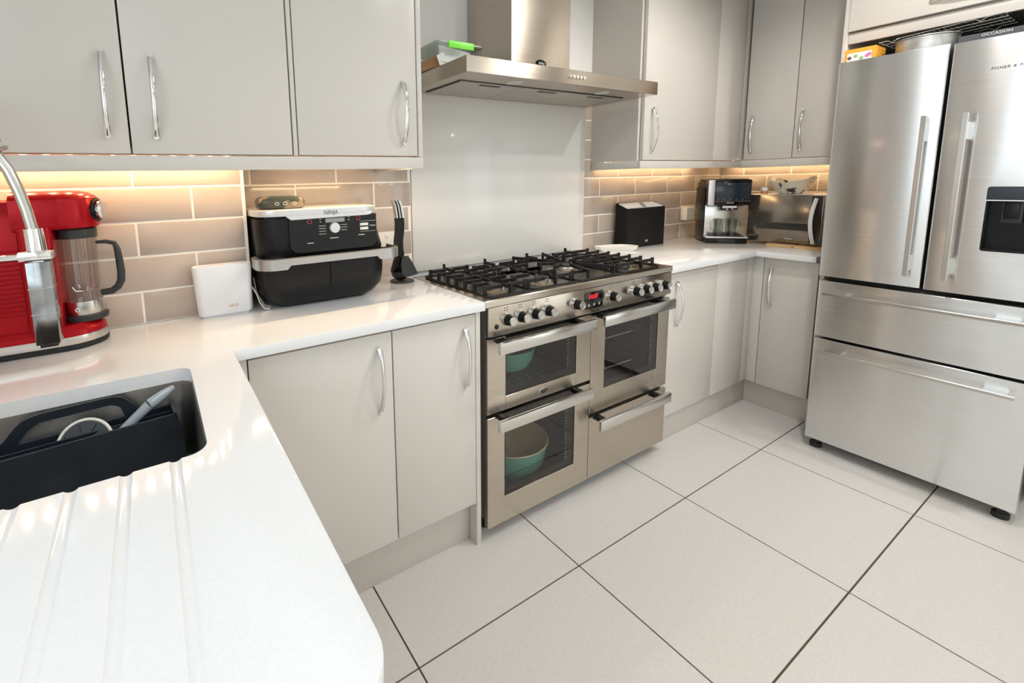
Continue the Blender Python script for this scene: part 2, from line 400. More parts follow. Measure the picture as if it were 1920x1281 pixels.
# splashback glass behind the range
sp = tag(B().box(0.036, 1.080, YB-0.013, YB-0.0005, WT, 1.61, 0.002).obj('splashback', 'splash', loc=(0.55, YB-0.006, WT)), 'tall plain pale grey glass splashback fixed to the wall above the hob', 'splashback')

# ================================================================== worktops
def arc(cx, cy, r, a0, a1, n=8): return [(cx+r*math.cos(math.radians(a0+(a1-a0)*k/n)), cy+r*math.sin(math.radians(a0+(a1-a0)*k/n))) for k in range(n+1)]
XP = -0.763
outline = [(-0.021, -0.012), (-0.021, YB-0.010), (BX+0.010, YB-0.010), (BX+0.010, BY-0.010), (XL+0.002, BY-0.010), (XL+0.002, -0.846)] + arc(XP-0.045, -0.801, 0.045, -90, 0) + [(XP, -0.012)]
wt = B().prism(outline, WT-0.028, WT, 'z', 0.0018, 2).obj('worktop', 'quartz')
SX0, SX1, SY0, SY1 = -1.27, -0.857, -0.424, -0.055
cut = B().prism(rrect(SX0, SX1, SY0, SY1, 0.028), WT-0.05, WT+0.02, 'z').obj('cut', 'quartz')
cuts = [cut]
for xa, xb in ((-0.9005, -0.899), (-0.959, -0.957), (-1.019, -1.012), (-1.077, -1.07), (-1.136, -1.128), (-1.195, -1.186)):
    cuts.append(B().cyl((xa, -0.405, WT+0.0070), (xb, -0.80, WT+0.0086), 0.0105, seg=28).obj('cut', 'quartz'))
boolean_cut(wt, cuts)
tag(wt, 'glossy white L shaped stone worktop with an inset sink and draining grooves', 'worktop')
wtr = [(1.004, 0.008), (1.755, 0.008), (1.755, -0.236), (XR-0.010, -0.236), (XR-0.010, YB-0.010), (1.004, YB-0.010)]
tag(B().prism(wtr, WTR-0.028, WTR, 'z', 0.0018, 2).obj('worktop', 'quartz'), 'white stone corner worktop carrying the coffee machine and microwave', 'worktop')

# ================================================================== base cabinets, left of the range
def cab_door(parent, x0, x1, y, z0, z1, th=0.018, name='door'):
    return B().box(x0, x1, y, y+th, z0, z1, 0.0012, 2).obj(name, 'cabinet', parent)
def cab_door_x(parent, y0, y1, x, z0, z1, th=0.018, name='door'):
    return B().box(x, x+th, y0, y1, z0, z1, 0.0012, 2).obj(name, 'cabinet', parent)
YD = 0.0133
t = thing('base_cabinet', 'double door base cabinet under the white worktop left of the range', 'cabinet', (-0.38, 0.28, 0.0))
B().box(-0.742, -0.725, YD+0.020, 0.355, 0.152, WT-0.030).box(-0.060, -0.043, YD+0.020, 0.53, 0.152, WT-0.030).box(-0.725, -0.060, YD+0.020, 0.355, 0.152, 0.170).box(-0.725, -0.060, 0.345, 0.355, 0.170, WT-0.030).box(-0.725, -0.060, YD+0.020, YD+0.06, WT-0.045, WT-0.030).obj('carcass', 'carcass', t)
B().box(-0.715, -0.655, YD+0.06, YD+0.16, 0, 0.152).obj('leg', 'black', t); B().box(-0.11, -0.06, YD+0.06, YD+0.16, 0, 0.152).obj('leg', 'black', t)
d = cab_door(t, -0.7290, -0.3405, YD, 0.160, 0.818); handle(d, (-0.381, YD, 0.778), (-0.383, YD, 0.588), (0, -1, 0))
d = cab_door(t, -0.3365, -0.0430, YD, 0.160, 0.818); handle(d, (-0.083, YD, 0.778), (-0.083, YD, 0.584), (0, -1, 0))
tag(B().box(-0.781, -0.7325, YD, YD+0.018, 0.160, WT-0.029, 0.001).obj('corner_post', 'cabinet', loc=(-0.75, YD, 0.16)), 'narrow cabinet filler post in the inner corner below the white worktop', 'filler panel')
tag(B().box(-0.0405, -0.0225, YD, YB-0.012, 0, WT-0.029, 0.001).obj('end_panel', 'cabinet', loc=(-0.031, 0.27, 0)), 'full height cabinet end panel standing against the left side of the range', 'panel')
tag(B().box(-0.80, -0.042, 0.0545, 0.0705, 0, 0.150, 0.0008).obj('plinth', 'plinth', loc=(-0.4, 0.06, 0)), 'beige plinth board below the double door cabinet left of the range', 'plinth')
# sink run (faces the room, hidden under the worktop from the camera)
t = thing('sink_cabinet', 'base cabinet run under the sink and draining grooves', 'cabinet', (-1.1, -0.4, 0))
B().box(-0.803, -0.787, -0.822, -0.395, 0.16, 0.818).obj('door', 'cabinet', t); B().box(-0.803, -0.787, -0.392, -0.002, 0.16, 0.818).obj('door', 'cabinet', t)
B().box(XL+0.004, -0.805, -0.826, -0.810, 0.0, WT-0.029).box(XL+0.004, -0.805, 0.00, 0.014, 0.0, WT-0.029).box(XL+0.004, -0.805, -0.81, 0.0, 0.14, 0.156).obj('carcass', 'carcass', t)

# ================================================================== sink, caddy and contents, tap
t = thing('sink', 'undermounted dark steel kitchen sink set in the white worktop', 'sink', (-1.06, -0.24, WT-0.22))
zt, zb = WT-0.0285, WT-0.215
def ringpts(o, z, r): return [(x, y, z) for x, y in rrect(SX0-o, SX1+o, SY0-o, SY1+o, r, 6)]
g = B()
R = [ringpts(0.030, zt, 0.05), ringpts(0.004, zt, 0.030), ringpts(0.003, zt-0.01, 0.030), ringpts(-0.004, zb+0.025, 0.034), ringpts(-0.020, zb+0.004, 0.03), ringpts(-0.06, zb, 0.03)]
V = [[g.bm.verts.new(p) for p in ring] for ring in R]; n = len(V[0])
for a, b in zip(V, V[1:]):
    for k in range(n): g.bm.faces.new((a[k], a[(k+1) % n], b[(k+1) % n], b[k]))
g.bm.faces.new(V[-1])
g.obj('basin', 'sink', t)
B().lathe([(0.0, 0.002), (0.030, 0.002), (0.042, 0.006), (0.044, 0.0)], (-1.10, -0.24, zb), seg=28).obj('drain', 'chrome', t)

CA = math.radians(5.0)
cad = thing('sink_caddy', 'dark navy plastic washing up caddy with a raised handle standing in the sink', 'caddy', (-0.893, -0.133, zb+0.0005), rz=CA)
# local frame: x to the left is negative, y=0 front wall, +y to the back
cz0, cz1, CD = 0.0, 0.156, 0.068
g = B()
def wallp(x0, x1, y0, y1, z0, z1): g.box(x0, x1, y0, y1, z0, z1, 0.0015, 1)
wallp(-0.355, 0, 0.0, 0.004, 0.006, cz1-0.004); wallp(-0.355, 0, CD-0.004, CD, 0.006, cz1-0.010); wallp(-0.355, -0.351, 0.004, CD-0.004, 0.006, cz1-0.006)
wallp(-0.355, 0.0, 0.0, CD, 0, 0.006)
g.obj('body', 'navy', cad)
pr = [(0.004*0+0.0, 0.0)]
prof = []
for k in range(9): prof.append((0.002+0.010*math.sin(math.pi*k/8*0.9), 0.004+(cz1-0.006)*(1-k/8)))
g = B()
inner = [(-0.003, cz1-0.002), (-0.003, 0.004)]
g.prism([(x, z) for x, z in prof]+[(-0.003, 0.004), (-0.003, cz1-0.002)], 0.0, CD, 'y'); g.obj('end_wall', 'navy', cad)
B().box(-0.351, -0.004, 0.036, 0.039, 0.006, cz1-0.012, 0.001, 1).obj('divider', 'navy', cad)
hp = [(-0.285, cz1-0.014), (-0.265, cz1-0.004), (-0.248, cz1+0.018), (-0.235, cz1+0.030), (-0.215, cz1+0.036), (-0.10, cz1+0.036), (-0.082, cz1+0.030), (-0.066, cz1+0.012), (-0.05, cz1-0.014)]
hi = [(-0.060-0.022, cz1-0.008), (-0.088, cz1+0.012), (-0.10, cz1+0.020), (-0.212, cz1+0.020), (-0.228, cz1+0.010), (-0.245, cz1-0.012)]
g = B()
outer = hp; holes = hi[::-1]
# grip built as a band between outer and inner curves
def lerp(pl, t):
    L = [0]
    for a, b in zip(pl, pl[1:]): L.append(L[-1]+math.dist(a, b))
    s = t*L[-1]
    for i in range(len(pl)-1):
        if s <= L[i+1]+1e-9:
            f = (s-L[i])/max(1e-9, L[i+1]-L[i]); return (pl[i][0]+(pl[i+1][0]-pl[i][0])*f, pl[i][1]+(pl[i+1][1]-pl[i][1])*f)
    return pl[-1]
NB = 20; rings = []
for k in range(NB+1):
    o_, i_ = lerp(hp, k/NB), lerp(hi[::-1], k/NB)
    rings.append([(o_[0], CD-0.005, o_[1]), (o_[0], CD+0.001, o_[1]), (i_[0], CD+0.001, i_[1]), (i_[0], CD-0.005, i_[1])])
g.loft(rings).obj('grip', 'navy', cad)
# brush
def P3(*a): return Vector(a)
tip, mid, low = P3(-0.8905, -0.100, 0.838), P3(-0.935, -0.113, 0.818), P3(-0.9870, -0.114, 0.775)
t = thing('dish_brush', 'blue grey washing up brush with ribbed grip leaning in the navy caddy', 'brush', tuple(low))
ax = (tip-mid).normalized()
B().tube([low+(mid-low)*-0.9, low, mid], [0.008, 0.0085, 0.0098], 14).obj('shaft', 'brushgrey', t)
g = B(); pts, rs = [], []
for k in range(13):
    f = k/12; pts.append(mid+(tip-mid)*f); rs.append(0.0102*(1-f**3*0.62)+0.0004*(k % 2))
g.tube(pts, rs, 14)
g.obj('grip', 'brushgrey', t)
sd = ax.cross(Vector((0, 0, 1))).normalized(); upn = sd.cross(ax)
for k in range(5):
    o = upn*0.0088+sd*(k-2)*0.0036-upn*abs(k-2)*0.0012
    B().tube([mid+(tip-mid)*0.12+o*1.02, mid+(tip-mid)*0.5+o*0.98, mid+(tip-mid)*0.8+o*0.72], 0.0009, 6).obj('rib', 'white', t)
B().obox(Matrix.Translation(low+(low-mid)*1.1) @ (tip-low).to_track_quat('Z', 'Y').to_matrix().to_4x4(), 0.02, 0.02, 0.03, 0.004).obj('head', 'white', t)
# strainer / plug
c = P3(-1.043, -0.112, 0.770); nrm = Vector((-0.12, -0.90, 0.42)).normalized()
t = thing('sink_strainer', 'round grey strainer with a white rim and dark slots standing in the navy caddy', 'strainer', tuple(c))
q = nrm.to_track_quat('Z', 'Y').to_matrix()
ring = [c+q @ Vector((0.043*math.cos(a), 0.043*math.sin(a), 0)) for a in [2*math.pi*k/36 for k in range(36)]]
B().tube(ring, 0.0028, 8, upv=nrm, closed=True).obj('rim', 'offwhite', t)
B().lathe([(0, -0.002), (0.041, -0.002), (0.041, 0.0005), (0, 0.0005)], c, nrm, 32).obj('disc', 'charcoal', t)
for k in range(8):
    a = 2*math.pi*k/8+0.3; dv = q @ Vector((math.cos(a), math.sin(a), 0))
    B().tube([c+dv*0.022+nrm*0.001, c+dv*0.036+nrm*0.001], 0.0011, 6).obj('slot', 'blackgloss', t)

TYY = -0.05
t = thing('kitchen_tap', 'chrome pull down spring tap hanging over the sink in front of the red blender', 'tap', (-1.352, TYY, WT))
B().lathe([(0, 0), (0.028, 0), (0.028, 0.006), (0.018, 0.012), (0.0165, 0.30), (0, 0.30)], (-1.352, TYY, WT), seg=24).obj('post', 'chrome', t)
B().cyl((-1.352, TYY, WT+0.08), (-1.352, TYY-0.09, WT+0.10), 0.007, seg=14).obj('lever', 'chrome', t)
B().box(-1.101, -1.065, TYY-0.018, TYY+0.018, 0.957, 1.111, 0.0016).obj('spray_head', 'chromedull', t)
B().box(-1.096, -1.070, TYY-0.013, TYY+0.013, 0.951, 0.957).obj('nozzle', 'rubber', t)
for z in (1.062, 1.014): B().box(-1.1018, -1.0642, TYY-0.0188, TYY+0.0188, z, z+0.0016, 0.0004, 1).obj('seam', 'steelsmooth', t)
B().cyl((-1.0835, TYY, 1.109), (-1.0855, TYY, 1.171), 0.0158, 0.0145, 24).obj('collar', 'chrome', t)
g = B().box(-1.352, -1.061, TYY-0.010, TYY+0.010, 1.115, 1.126, 0.003).box(-1.110, -1.061, TYY-0.021, TYY+0.021, 1.113, 1.131, 0.004)
g.obj('docking_arm', 'chrome', t)
hose = [(-1.0862, TYY, 1.168), (-1.091, TYY, 1.205), (-1.098, TYY, 1.240), (-1.108, TYY, 1.276), (-1.124, TYY, 1.309), (-1.146, TYY, 1.336), (-1.18, TYY, 1.358), (-1.22, TYY, 1.372), (-1.27, TYY, 1.366), (-1.315, TYY, 1.335), (-1.343, TYY, 1.28), (-1.352, TYY, 1.20), (-1.352, TYY, 1.15)]
B().tube(hose, 0.0092, 14, upv=(0, 1, 0)).obj('hose', 'coil', t)
g = B(); cpts = []
path = [Vector(p) for p in hose]
def along(s):
    L = [0]
    for a, b in zip(path, path[1:]): L.append(L[-1]+(b-a).length)
    s = max(0, min(s, L[-1]-1e-6))
    for i in range(len(path)-1):
        if s <= L[i+1]:
            f = (s-L[i])/(L[i+1]-L[i]); return path[i].lerp(path[i+1], f), (path[i+1]-path[i]).normalized()
s0, pitch, turns = 0.137, 0.0105, 28
for k in range(turns*12):
    p, tg = along(s0+pitch*k/12); yv = Vector((0, 1, 0)); nv = tg.cross(yv)
    a = 2*math.pi*k/12; cpts.append(p+(yv*math.cos(a)+nv*math.sin(a))*0.0190)
g.tube(cpts, 0.0035, 6, upv=(0, 1, 0)).obj('spring', 'coil', t)

# ================================================================== range cooker
rc = thing('range_cooker', 'wide stainless steel range cooker with gas hob and three oven doors', 'cooker', (0.5, 0.24, 0))
g = B().box(0.004, 1.0, 0.030, 0.040, 0.062, 0.10)
body = B().box(0.006, 0.996, 0.44, 0.475, 0.065, 0.832).box(0.006, 0.014, 0.03, 0.44, 0.065, 0.832).box(0.988, 0.996, 0.03, 0.44, 0.065, 0.832)
body.box(0.014, 0.988, 0.03, 0.44, 0.065, 0.075).box(0.014, 0.988, 0.012, 0.44, 0.727, 0.832).box(0.494, 0.512, 0.03, 0.44, 0.075, 0.727)
body.box(0.014, 0.494, 0.03, 0.44, 0.448, 0.470).box(0.512, 0.988, 0.03, 0.44, 0.305, 0.325)
body.obj('body', 'ovendark', rc)
for x, y in ((0.045, 0.085), (0.40, 0.085), (0.52, 0.10), (0.93, 0.085), (0.05, 0.43), (0.95, 0.43)):
    B().lathe([(0, 0), (0.024, 0), (0.024, 0.014), (0.014, 0.02), (0.014, 0.066), (0, 0.066)], (x, y, 0), seg=18).obj('foot', 'rubber', rc)
# hob top and control panel
B().prism([(0.0, 0.8335), (0.0, 0.853), (0.003, 0.856), (0.012, 0.856), (0.012, 0.8335)], -0.010, 1.003, 'x').box(-0.010, 1.003, 0.012, 0.478, 0.848, 0.856, 0.001).obj('hob_top', 'steel', rc)
B().box(0.001, 1.0, 0.0, 0.012, 0.7355, 0.8315, 0.0022).obj('control_panel', 'steel', rc)
B().box(0.0, 1.0, 0.006, 0.02, 0.8312, 0.8338).obj('panel_gap', 'black', rc)
KX = [0.074, 0.135, 0.197, 0.259, 0.400, 0.598, 0.740, 0.803, 0.864, 0.930]
for k, x in enumerate(KX):
    kb = B().lathe([(0.0215, 0), (0.0215, -0.003), (0.0200, -0.010), (0.0190, -0.0115)], (x, 0.0, 0.785), (0, 1, 0), 28).obj('knob', 'chrome', rc)
    B().lathe([(0.0195, -0.0105), (0.0188, -0.016), (0.0145, -0.034), (0.013, -0.034)], (x, 0.0, 0.785), (0, 1, 0), 28).obj('grip', 'black', kb)
    B().lathe([(0.0138, -0.033), (0.0148, -0.0355), (0.0142, -0.0385), (0.0125, -0.0385), (0.0115, -0.0365), (0.0, -0.0365)], (x, 0.0, 0.785), (0, 1, 0), 28).obj('knob_face', 'steelsmooth', kb)
    g = B()
    for i in range(4):
        dx, dz = (i % 2-0.5)*0.010, (i//2-0.5)*0.008
        g.box(x+dx-0.0022, x+dx+0.0022, -0.0006, 0.001, 0.8195+dz-0.0016, 0.8195+dz+0.0016)
    g.obj('symbol', 'greyink', rc)
B().lathe([(0.0085, 0), (0.0085, -0.002), (0.006, -0.004), (0, -0.004)], (0.034, 0, 0.765), (0, 1, 0), 20).obj('ignition_button', 'black', rc)
ds = B().box(0.452, 0.553, -0.0018, 0.002, 0.7525, 0.8165, 0.001).obj('display', 'blackgloss', rc)
text('10:07', 0.023, (1, 0, 0), (0, 0, 1), (0.498, -0.0022, 0.797), 'reddigit', 'digits', ds)
for x in (0.474, 0.503, 0.532):
    B().box(x-0.0045, x+0.0045, -0.0024, -0.0018, 0.762, 0.772).obj('icon', 'dimink', ds)
def oven_door(x0, x1, z0, z1, wx0, wx1, wz0, hx0, hx1, hz0, hz1):
    d = B().box(x0, wx0, 0.0055, 0.024, z0, z1, 0.0012, 1).box(wx1, x1, 0.0055, 0.024, z0, z1, 0.0012, 1).box(wx0, wx1, 0.0055, 0.024, z0, wz0, 0.0012, 1).obj('oven_door', 'steel', rc)
    B().box(wx0+0.001, wx1-0.001, 0.0085, 0.0125, wz0+0.001, z1-0.001).obj('window', 'ovenglass', d)
    B().box(wx0, wx0+0.010, 0.0130, 0.0145, wz0, z1).box(wx1-0.045, wx1, 0.0130, 0.0145, wz0, z1).box(wx0+0.010, wx1-0.045, 0.0130, 0.0145, wz0, wz0+0.024).box(wx0+0.010, wx1-0.045, 0.0130, 0.0145, z1-0.045, z1).obj('window_border', 'blackgloss', d)
    g = B()
    n = int((z1-wz0-0.09)/0.0125)
    for k in range(n):
        if k % 5 == 4: continue
        g.box(wx1-0.040, wx1-0.0375, 0.0122, 0.0128, wz0+0.035+k*0.0125, wz0+0.0375+k*0.0125)
    g.obj('vent_dots', 'paleink', d)
    h = B().box(hx0, hx1, -0.055, -0.041, hz0, hz1, 0.003).obj('handle', 'steelsmooth', d)
    for hx in (hx0+0.045, hx1-0.045): B().box(hx-0.012, hx+0.012, -0.042, 0.006, (hz0+hz1)/2-0.004, (hz0+hz1)/2+0.014, 0.002).obj('bracket', 'black', h)
    return d
dLU = oven_door(0.0, 0.5005, 0.464, 0.7235, 0.078, 0.4225, 0.5125, 0.006, 0.458, 0.690, 0.729)
oven_door(0.0, 0.5005, 0.047, 0.4505, 0.0745, 0.4205, 0.144, 0.005, 0.4525, 0.427, 0.4655)
oven_door(0.5035, 1.003, 0.3205, 0.7175, 0.583, 0.928, 0.411, 0.504, 0.951, 0.690, 0.731)
dw = B().box(0.5035, 1.006, 0.0055, 0.024, 0.048, 0.3045, 0.0012, 1).obj('warming_drawer', 'steel', rc)
h = B().box(0.4995, 0.953, -0.055, -0.041, 0.277, 0.319, 0.003).obj('handle', 'steelsmooth', dw)
for hx in (0.545, 0.905): B().box(hx-0.012, hx+0.012, -0.042, 0.006, 0.292, 0.310, 0.002).obj('bracket', 'black', h)
bd = B().lathe([(0, 0.0018), (0.018, 0.0018), (0.0195, 0.0)], (0.254, 0.0052, 0.4885), (0, -1, 0), 28, 1.0, 0.55).obj('badge', 'chrome', dLU)
text('Belling', 0.0085, (1, 0, 0), (0, 0, 1), (0.254, 0.0030, 0.4885), 'greyink', 'badge_text', dLU, shear=0.3)
# oven racks
def rack(x0, x1, z, y0=0.06, y1=0.40, n=11):
    g = B()
    g.cyl((x0, y0, z), (x1, y0, z), 0.0026, seg=8).cyl((x0, y1, z), (x1, y1, z), 0.0026, seg=8)
    for k in range(n):
        x = x0+(x1-x0)*k/(n-1); g.cyl((x, y0, z+0.003), (x, y1, z+0.003), 0.0016, seg=6)
    return g.obj('oven_rack', 'steelsmooth', rc)
rack(0.03, 0.48, 0.508); rack(0.03, 0.48, 0.365, 0.20); rack(0.53, 0.97, 0.455); rack(0.53, 0.97, 0.585)
# burners and cast iron pan supports
def burner(x, y, r, kind=0):
    b = B().lathe([(0, 0), (r*1.75, 0), (r*1.75, 0.001), (r*1.05, 0.004), (r*1.02, 0.012), (0, 0.012)], (x, y, 0.8578), seg=28).obj('burner', 'brass' if kind else 'darkhob', rc)
    B().lathe([(r*0.98, 0.0105), (r*1.02, 0.013), (r*1.0, 0.0185), (r*0.86, 0.019)], (x, y, 0.8578), seg=28).obj('burner_ring', 'alu', b)
    B().lathe([(r*0.90, 0.0185), (r*0.94, 0.0205), (r*0.86, 0.0245), (0, 0.0245)], (x, y, 0.8578), seg=28).obj('burner_cap', 'castiron', b)
    B().cyl((x+r*1.25, y-r*0.5, 0.858), (x+r*1.25, y-r*0.5, 0.874), 0.002, seg=8).obj('igniter', 'white', b)
burner(0.100, 0.090, 0.024, 1); burner(0.105, 0.300, 0.026); burner(0.315, 0.085, 0.026, 1); burner(0.330, 0.320, 0.022)
burner(0.575, 0.205, 0.042, 1); burner(0.790, 0.090, 0.028); burner(0.785, 0.305, 0.024, 1)
def well(x0, x1):
    B().prism(rrect(x0, x1, 0.020, 0.432, 0.012, 3), 0.8562, 0.8580, 'z').obj('hob_well', 'darkhob', rc)
    g = B(); z = 0.8605; pts = [(x, y, z) for x, y in rrect(x0, x1, 0.020, 0.432, 0.012, 3)]
    g.tube(pts, 0.0035, 8, closed=True); return g
zB = 0.884
def bar(g, a, b, wd=0.0072, ht=0.013):
    a, b = Vector(a), Vector(b); d = b-a; m = Matrix.Translation((a+b)/2) @ Matrix(((d.x/d.length, -d.y/d.length, 0, 0), (d.y/d.length, d.x/d.length, 0, 0), (0, 0, 1, 0), (0, 0, 0, 1)))
    g.obox(m, d.length, wd, ht, 0.0012, 1)
def post(g, x, y, top=0.896, wd=0.008, ln=0.014): g.box(x-ln/2, x+ln/2, y-wd/2, y+wd/2, 0.859, top, 0.001, 1)
ys7 = [0.050, 0.105, 0.160, 0.215, 0.270, 0.330, 0.390]
for sec, (x0, x1) in enumerate(((0.022, 0.205), (0.212, 0.438), (0.446, 0.690), (0.698, 0.940))):
    w = well(x0, x1); xm = (x0+x1)/2
    g = w
    if sec in (0, 3):
        for k, y in enumerate(ys7):
            gap = 0.030 if k in (1, 5) else (0.0 if k == 3 else 0.016)
            if sec == 0: ends = ((x0+0.006, xm-gap), (xm+gap, x1-0.004))
            else: ends = ((x0+0.004, xm-gap), (xm+gap, x1-0.008))
            for a, b in ends: bar(g, (a, y, zB), (b, y, zB))
            post(g, ends[0][0]-0.002, y, 0.894); post(g, ends[1][1]+0.002, y, 0.894)
        bar(g, (xm, 0.135, zB), (xm, 0.252, zB)); bar(g, (xm, 0.026, zB), (xm, 0.062, zB)); bar(g, (xm, 0.352, zB), (xm, 0.424, zB))
        post(g, xm, 0.025, 0.894, 0.014, 0.006); post(g, xm, 0.427, 0.902, 0.014, 0.006)
    elif sec == 1:
        for y in (0.050, 0.130, 0.205, 0.285, 0.365):
            bar(g, (x0+0.005, y, zB), (xm-0.028, y, zB)); bar(g, (xm+0.028, y, zB), (x1-0.005, y, zB))
            post(g, x0+0.006, y, 0.892); post(g, x1-0.006, y, 0.892)
        bar(g, (x0+0.005, 0.205, zB), (x1-0.005, 0.205, zB)); bar(g, (xm, 0.125, zB), (xm, 0.265, zB)); bar(g, (xm, 0.026, zB), (xm, 0.055, zB)); bar(g, (xm, 0.36, zB), (xm, 0.424, zB))
        post(g, xm, 0.025, 0.892, 0.014, 0.006); post(g, xm, 0.427, 0.902, 0.014, 0.006)
    else:
        cx, cy = 0.575, 0.205
        for k in range(8):
            a = 2*math.pi*(k+0.5)/8; c_, s_ = math.cos(a), math.sin(a)
            sc = min(((x1-cx-0.006)/abs(c_)), ((0.424-cy)/abs(s_)) if s_ > 0 else ((cy-0.026)/abs(s_)))
            bar(g, (cx+c_*0.045, cy+s_*0.045, zB+0.004), (cx+c_*sc, cy+s_*sc, zB+0.004), 0.007, 0.014); post(g, cx+c_*sc, cy+s_*sc, 0.896, 0.008, 0.010)
        for y in (0.060, 0.355):
            bar(g, (x0+0.005, y, zB), (xm-0.05, y, zB)); bar(g, (xm+0.05, y, zB), (x1-0.005, y, zB)); post(g, x0+0.006, y, 0.894); post(g, x1-0.006, y, 0.894)
        bar(g, (xm, 0.36, zB), (xm, 0.424, zB)); post(g, xm, 0.427, 0.902, 0.014, 0.006)
    g.obj('pan_support', 'castiron', rc)

# dishes kept in the ovens
t = thing('mixing_bowl', 'large teal enamel bowl with cream inside seen through the lower left oven window', 'bowl', (0.262, 0.205, 0.0755))
cx, cy = 0.262, 0.205
B().lathe([(0, 0), (0.085, 0), (0.115, 0.014), (0.148, 0.07), (0.158, 0.135), (0.160, 0.140)], (cx, cy, 0.0755), seg=40).obj('shell', 'teal', t)
B().lathe([(0.160, 0.140), (0.157, 0.142), (0.152, 0.138), (0.143, 0.072), (0.108, 0.022), (0, 0.010)], (cx, cy, 0.0755), seg=40).obj('lining', 'cream', t)
tag(B().lathe([(0, 0.0), (0.075, 0.0), (0.10, 0.010), (0.118, 0.045), (0.124, 0.085), (0.121, 0.085), (0.112, 0.045), (0.09, 0.012), (0, 0.006)], (0.25, 0.22, 0.5125), seg=36).obj('casserole_dish', 'teal', loc=(0.25, 0.22, 0.5125)), 'teal dish on the rack behind the upper left oven window', 'dish')

# ================================================================== cooker hood
hd = thing('cooker_hood', 'stainless steel chimney cooker hood above the range', 'hood', (0.55, 0.4, 1.593))
B().box(0.0375, 1.077, 0.153, YB-0.014, 1.5945, 1.6486, 0.0012, 1).obj('canopy', 'steel', hd)
g = B().box(0.334, 0.650, 0.272, YB-0.012, 1.6488, 2.41, 0.001, 1).obj('chimney', 'steel', hd)
B().box(0.090, 0.996, 0.266, 0.506, 1.5925, 1.5948).obj('filter_gap_shade', 'black', hd)  # black sheet standing in for the shade in the gaps between filters
for a, b in ((0.098, 0.392), (0.396, 0.690), (0.694, 0.988)):
    f = B().box(a, b, 0.272, 0.500, 1.5895, 1.5948, 0.001, 1).obj('grease_filter', 'mesh', hd)
    B().box((a+b)/2-0.048, (a+b)/2+0.048, 0.284, 0.302, 1.5880, 1.5900, 0.001, 1).obj('latch', 'black', f)
for x in (0.308, 0.802): B().lathe([(0, -0.0022), (0.026, -0.0022), (0.031, -0.001), (0.031, 0.001)], (x, 0.226, 1.5945), seg=28).obj('lamp_lens', 'hoodlamp', hd)
for k in range(5):
    x = 0.520+k*0.0195
    B().cyl((x, 0.1535, 1.6225), (x, 0.1465, 1.6225), 0.0062, seg=16).obj('button', 'chrome', hd)
bd = B().lathe([(0, 0.0022), (0.026, 0.0022), (0.029, 0.0)], (0.488, 0.2718, 1.6925), (0, -1, 0), 28, 1.0, 0.5).obj('badge', 'blackgloss', hd)
text('Belling', 0.012, (1, 0, 0), (0, 0, 1), (0.488, 0.2690, 1.6925), 'paleink', 'badge_text', hd, shear=0.3)
# plastic box on the hood
t = thing('storage_box', 'clear plastic box of papers with a lime green clip standing on the hood', 'box', (0.13, 0.4, 1.6488))
bx0, bx1, by0, by1, bz0, bz1 = 0.018, 0.222, 0.300, 0.520, 1.6490, 1.722
g = B()
R0 = [(x, y, bz0) for x, y in rrect(bx0+0.008, bx1-0.008, by0+0.008, by1-0.008, 0.014, 4)]; R1 = [(x, y, bz1) for x, y in rrect(bx0, bx1, by0, by1, 0.016, 4)]
a = [g.bm.verts.new(p) for p in R0]; b = [g.bm.verts.new(p) for p in R1]; n = len(a)
for k in range(n): g.bm.faces.new((a[k], a[(k+1) % n], b[(k+1) % n], b[k]))
g.bm.faces.new(a[::-1]); g.obj('tub', 'clearplastic', t)
B().prism(rrect(bx0-0.004, bx1+0.004, by0-0.004, by1+0.004, 0.018, 4), bz1, bz1+0.008, 'z', 0.002).obj('lid', 'frosted', t)
B().box(0.060, 0.172, by0-0.010, by0-0.003, bz1-0.014, bz1+0.011, 0.003).obj('clip', 'lime', t)
mt = Matrix.Translation((0.112, 0.325, 1.688)) @ Matrix.Rotation(0.12, 4, 'Y') @ Matrix.Rotation(-0.25, 4, 'X')
tag(B().obox(mt, 0.140, 0.0012, 0.062).obj('paper_sheet', 'paper', loc=(0.11, 0.33, 1.66)), 'white paper sheet folded inside the clear box on the hood', 'paper')
mt = Matrix.Translation((0.048, 0.318, 1.672)) @ Matrix.Rotation(-0.5, 4, 'Y') @ Matrix.Rotation(0.15, 4, 'X')
tag(B().obox(mt, 0.034, 0.0012, 0.040).obj('receipt', 'paper', loc=(0.05, 0.32, 1.652)), 'small white paper slip at the left corner of the clear box on the hood', 'paper')
tag(B().box(0.034, 0.100, 0.36, 0.470, 1.6510, 1.690, 0.004).obj('card_packet', 'brownjar', loc=(0.06, 0.42, 1.652)), 'small brown packet inside the clear box on the hood', 'packet')

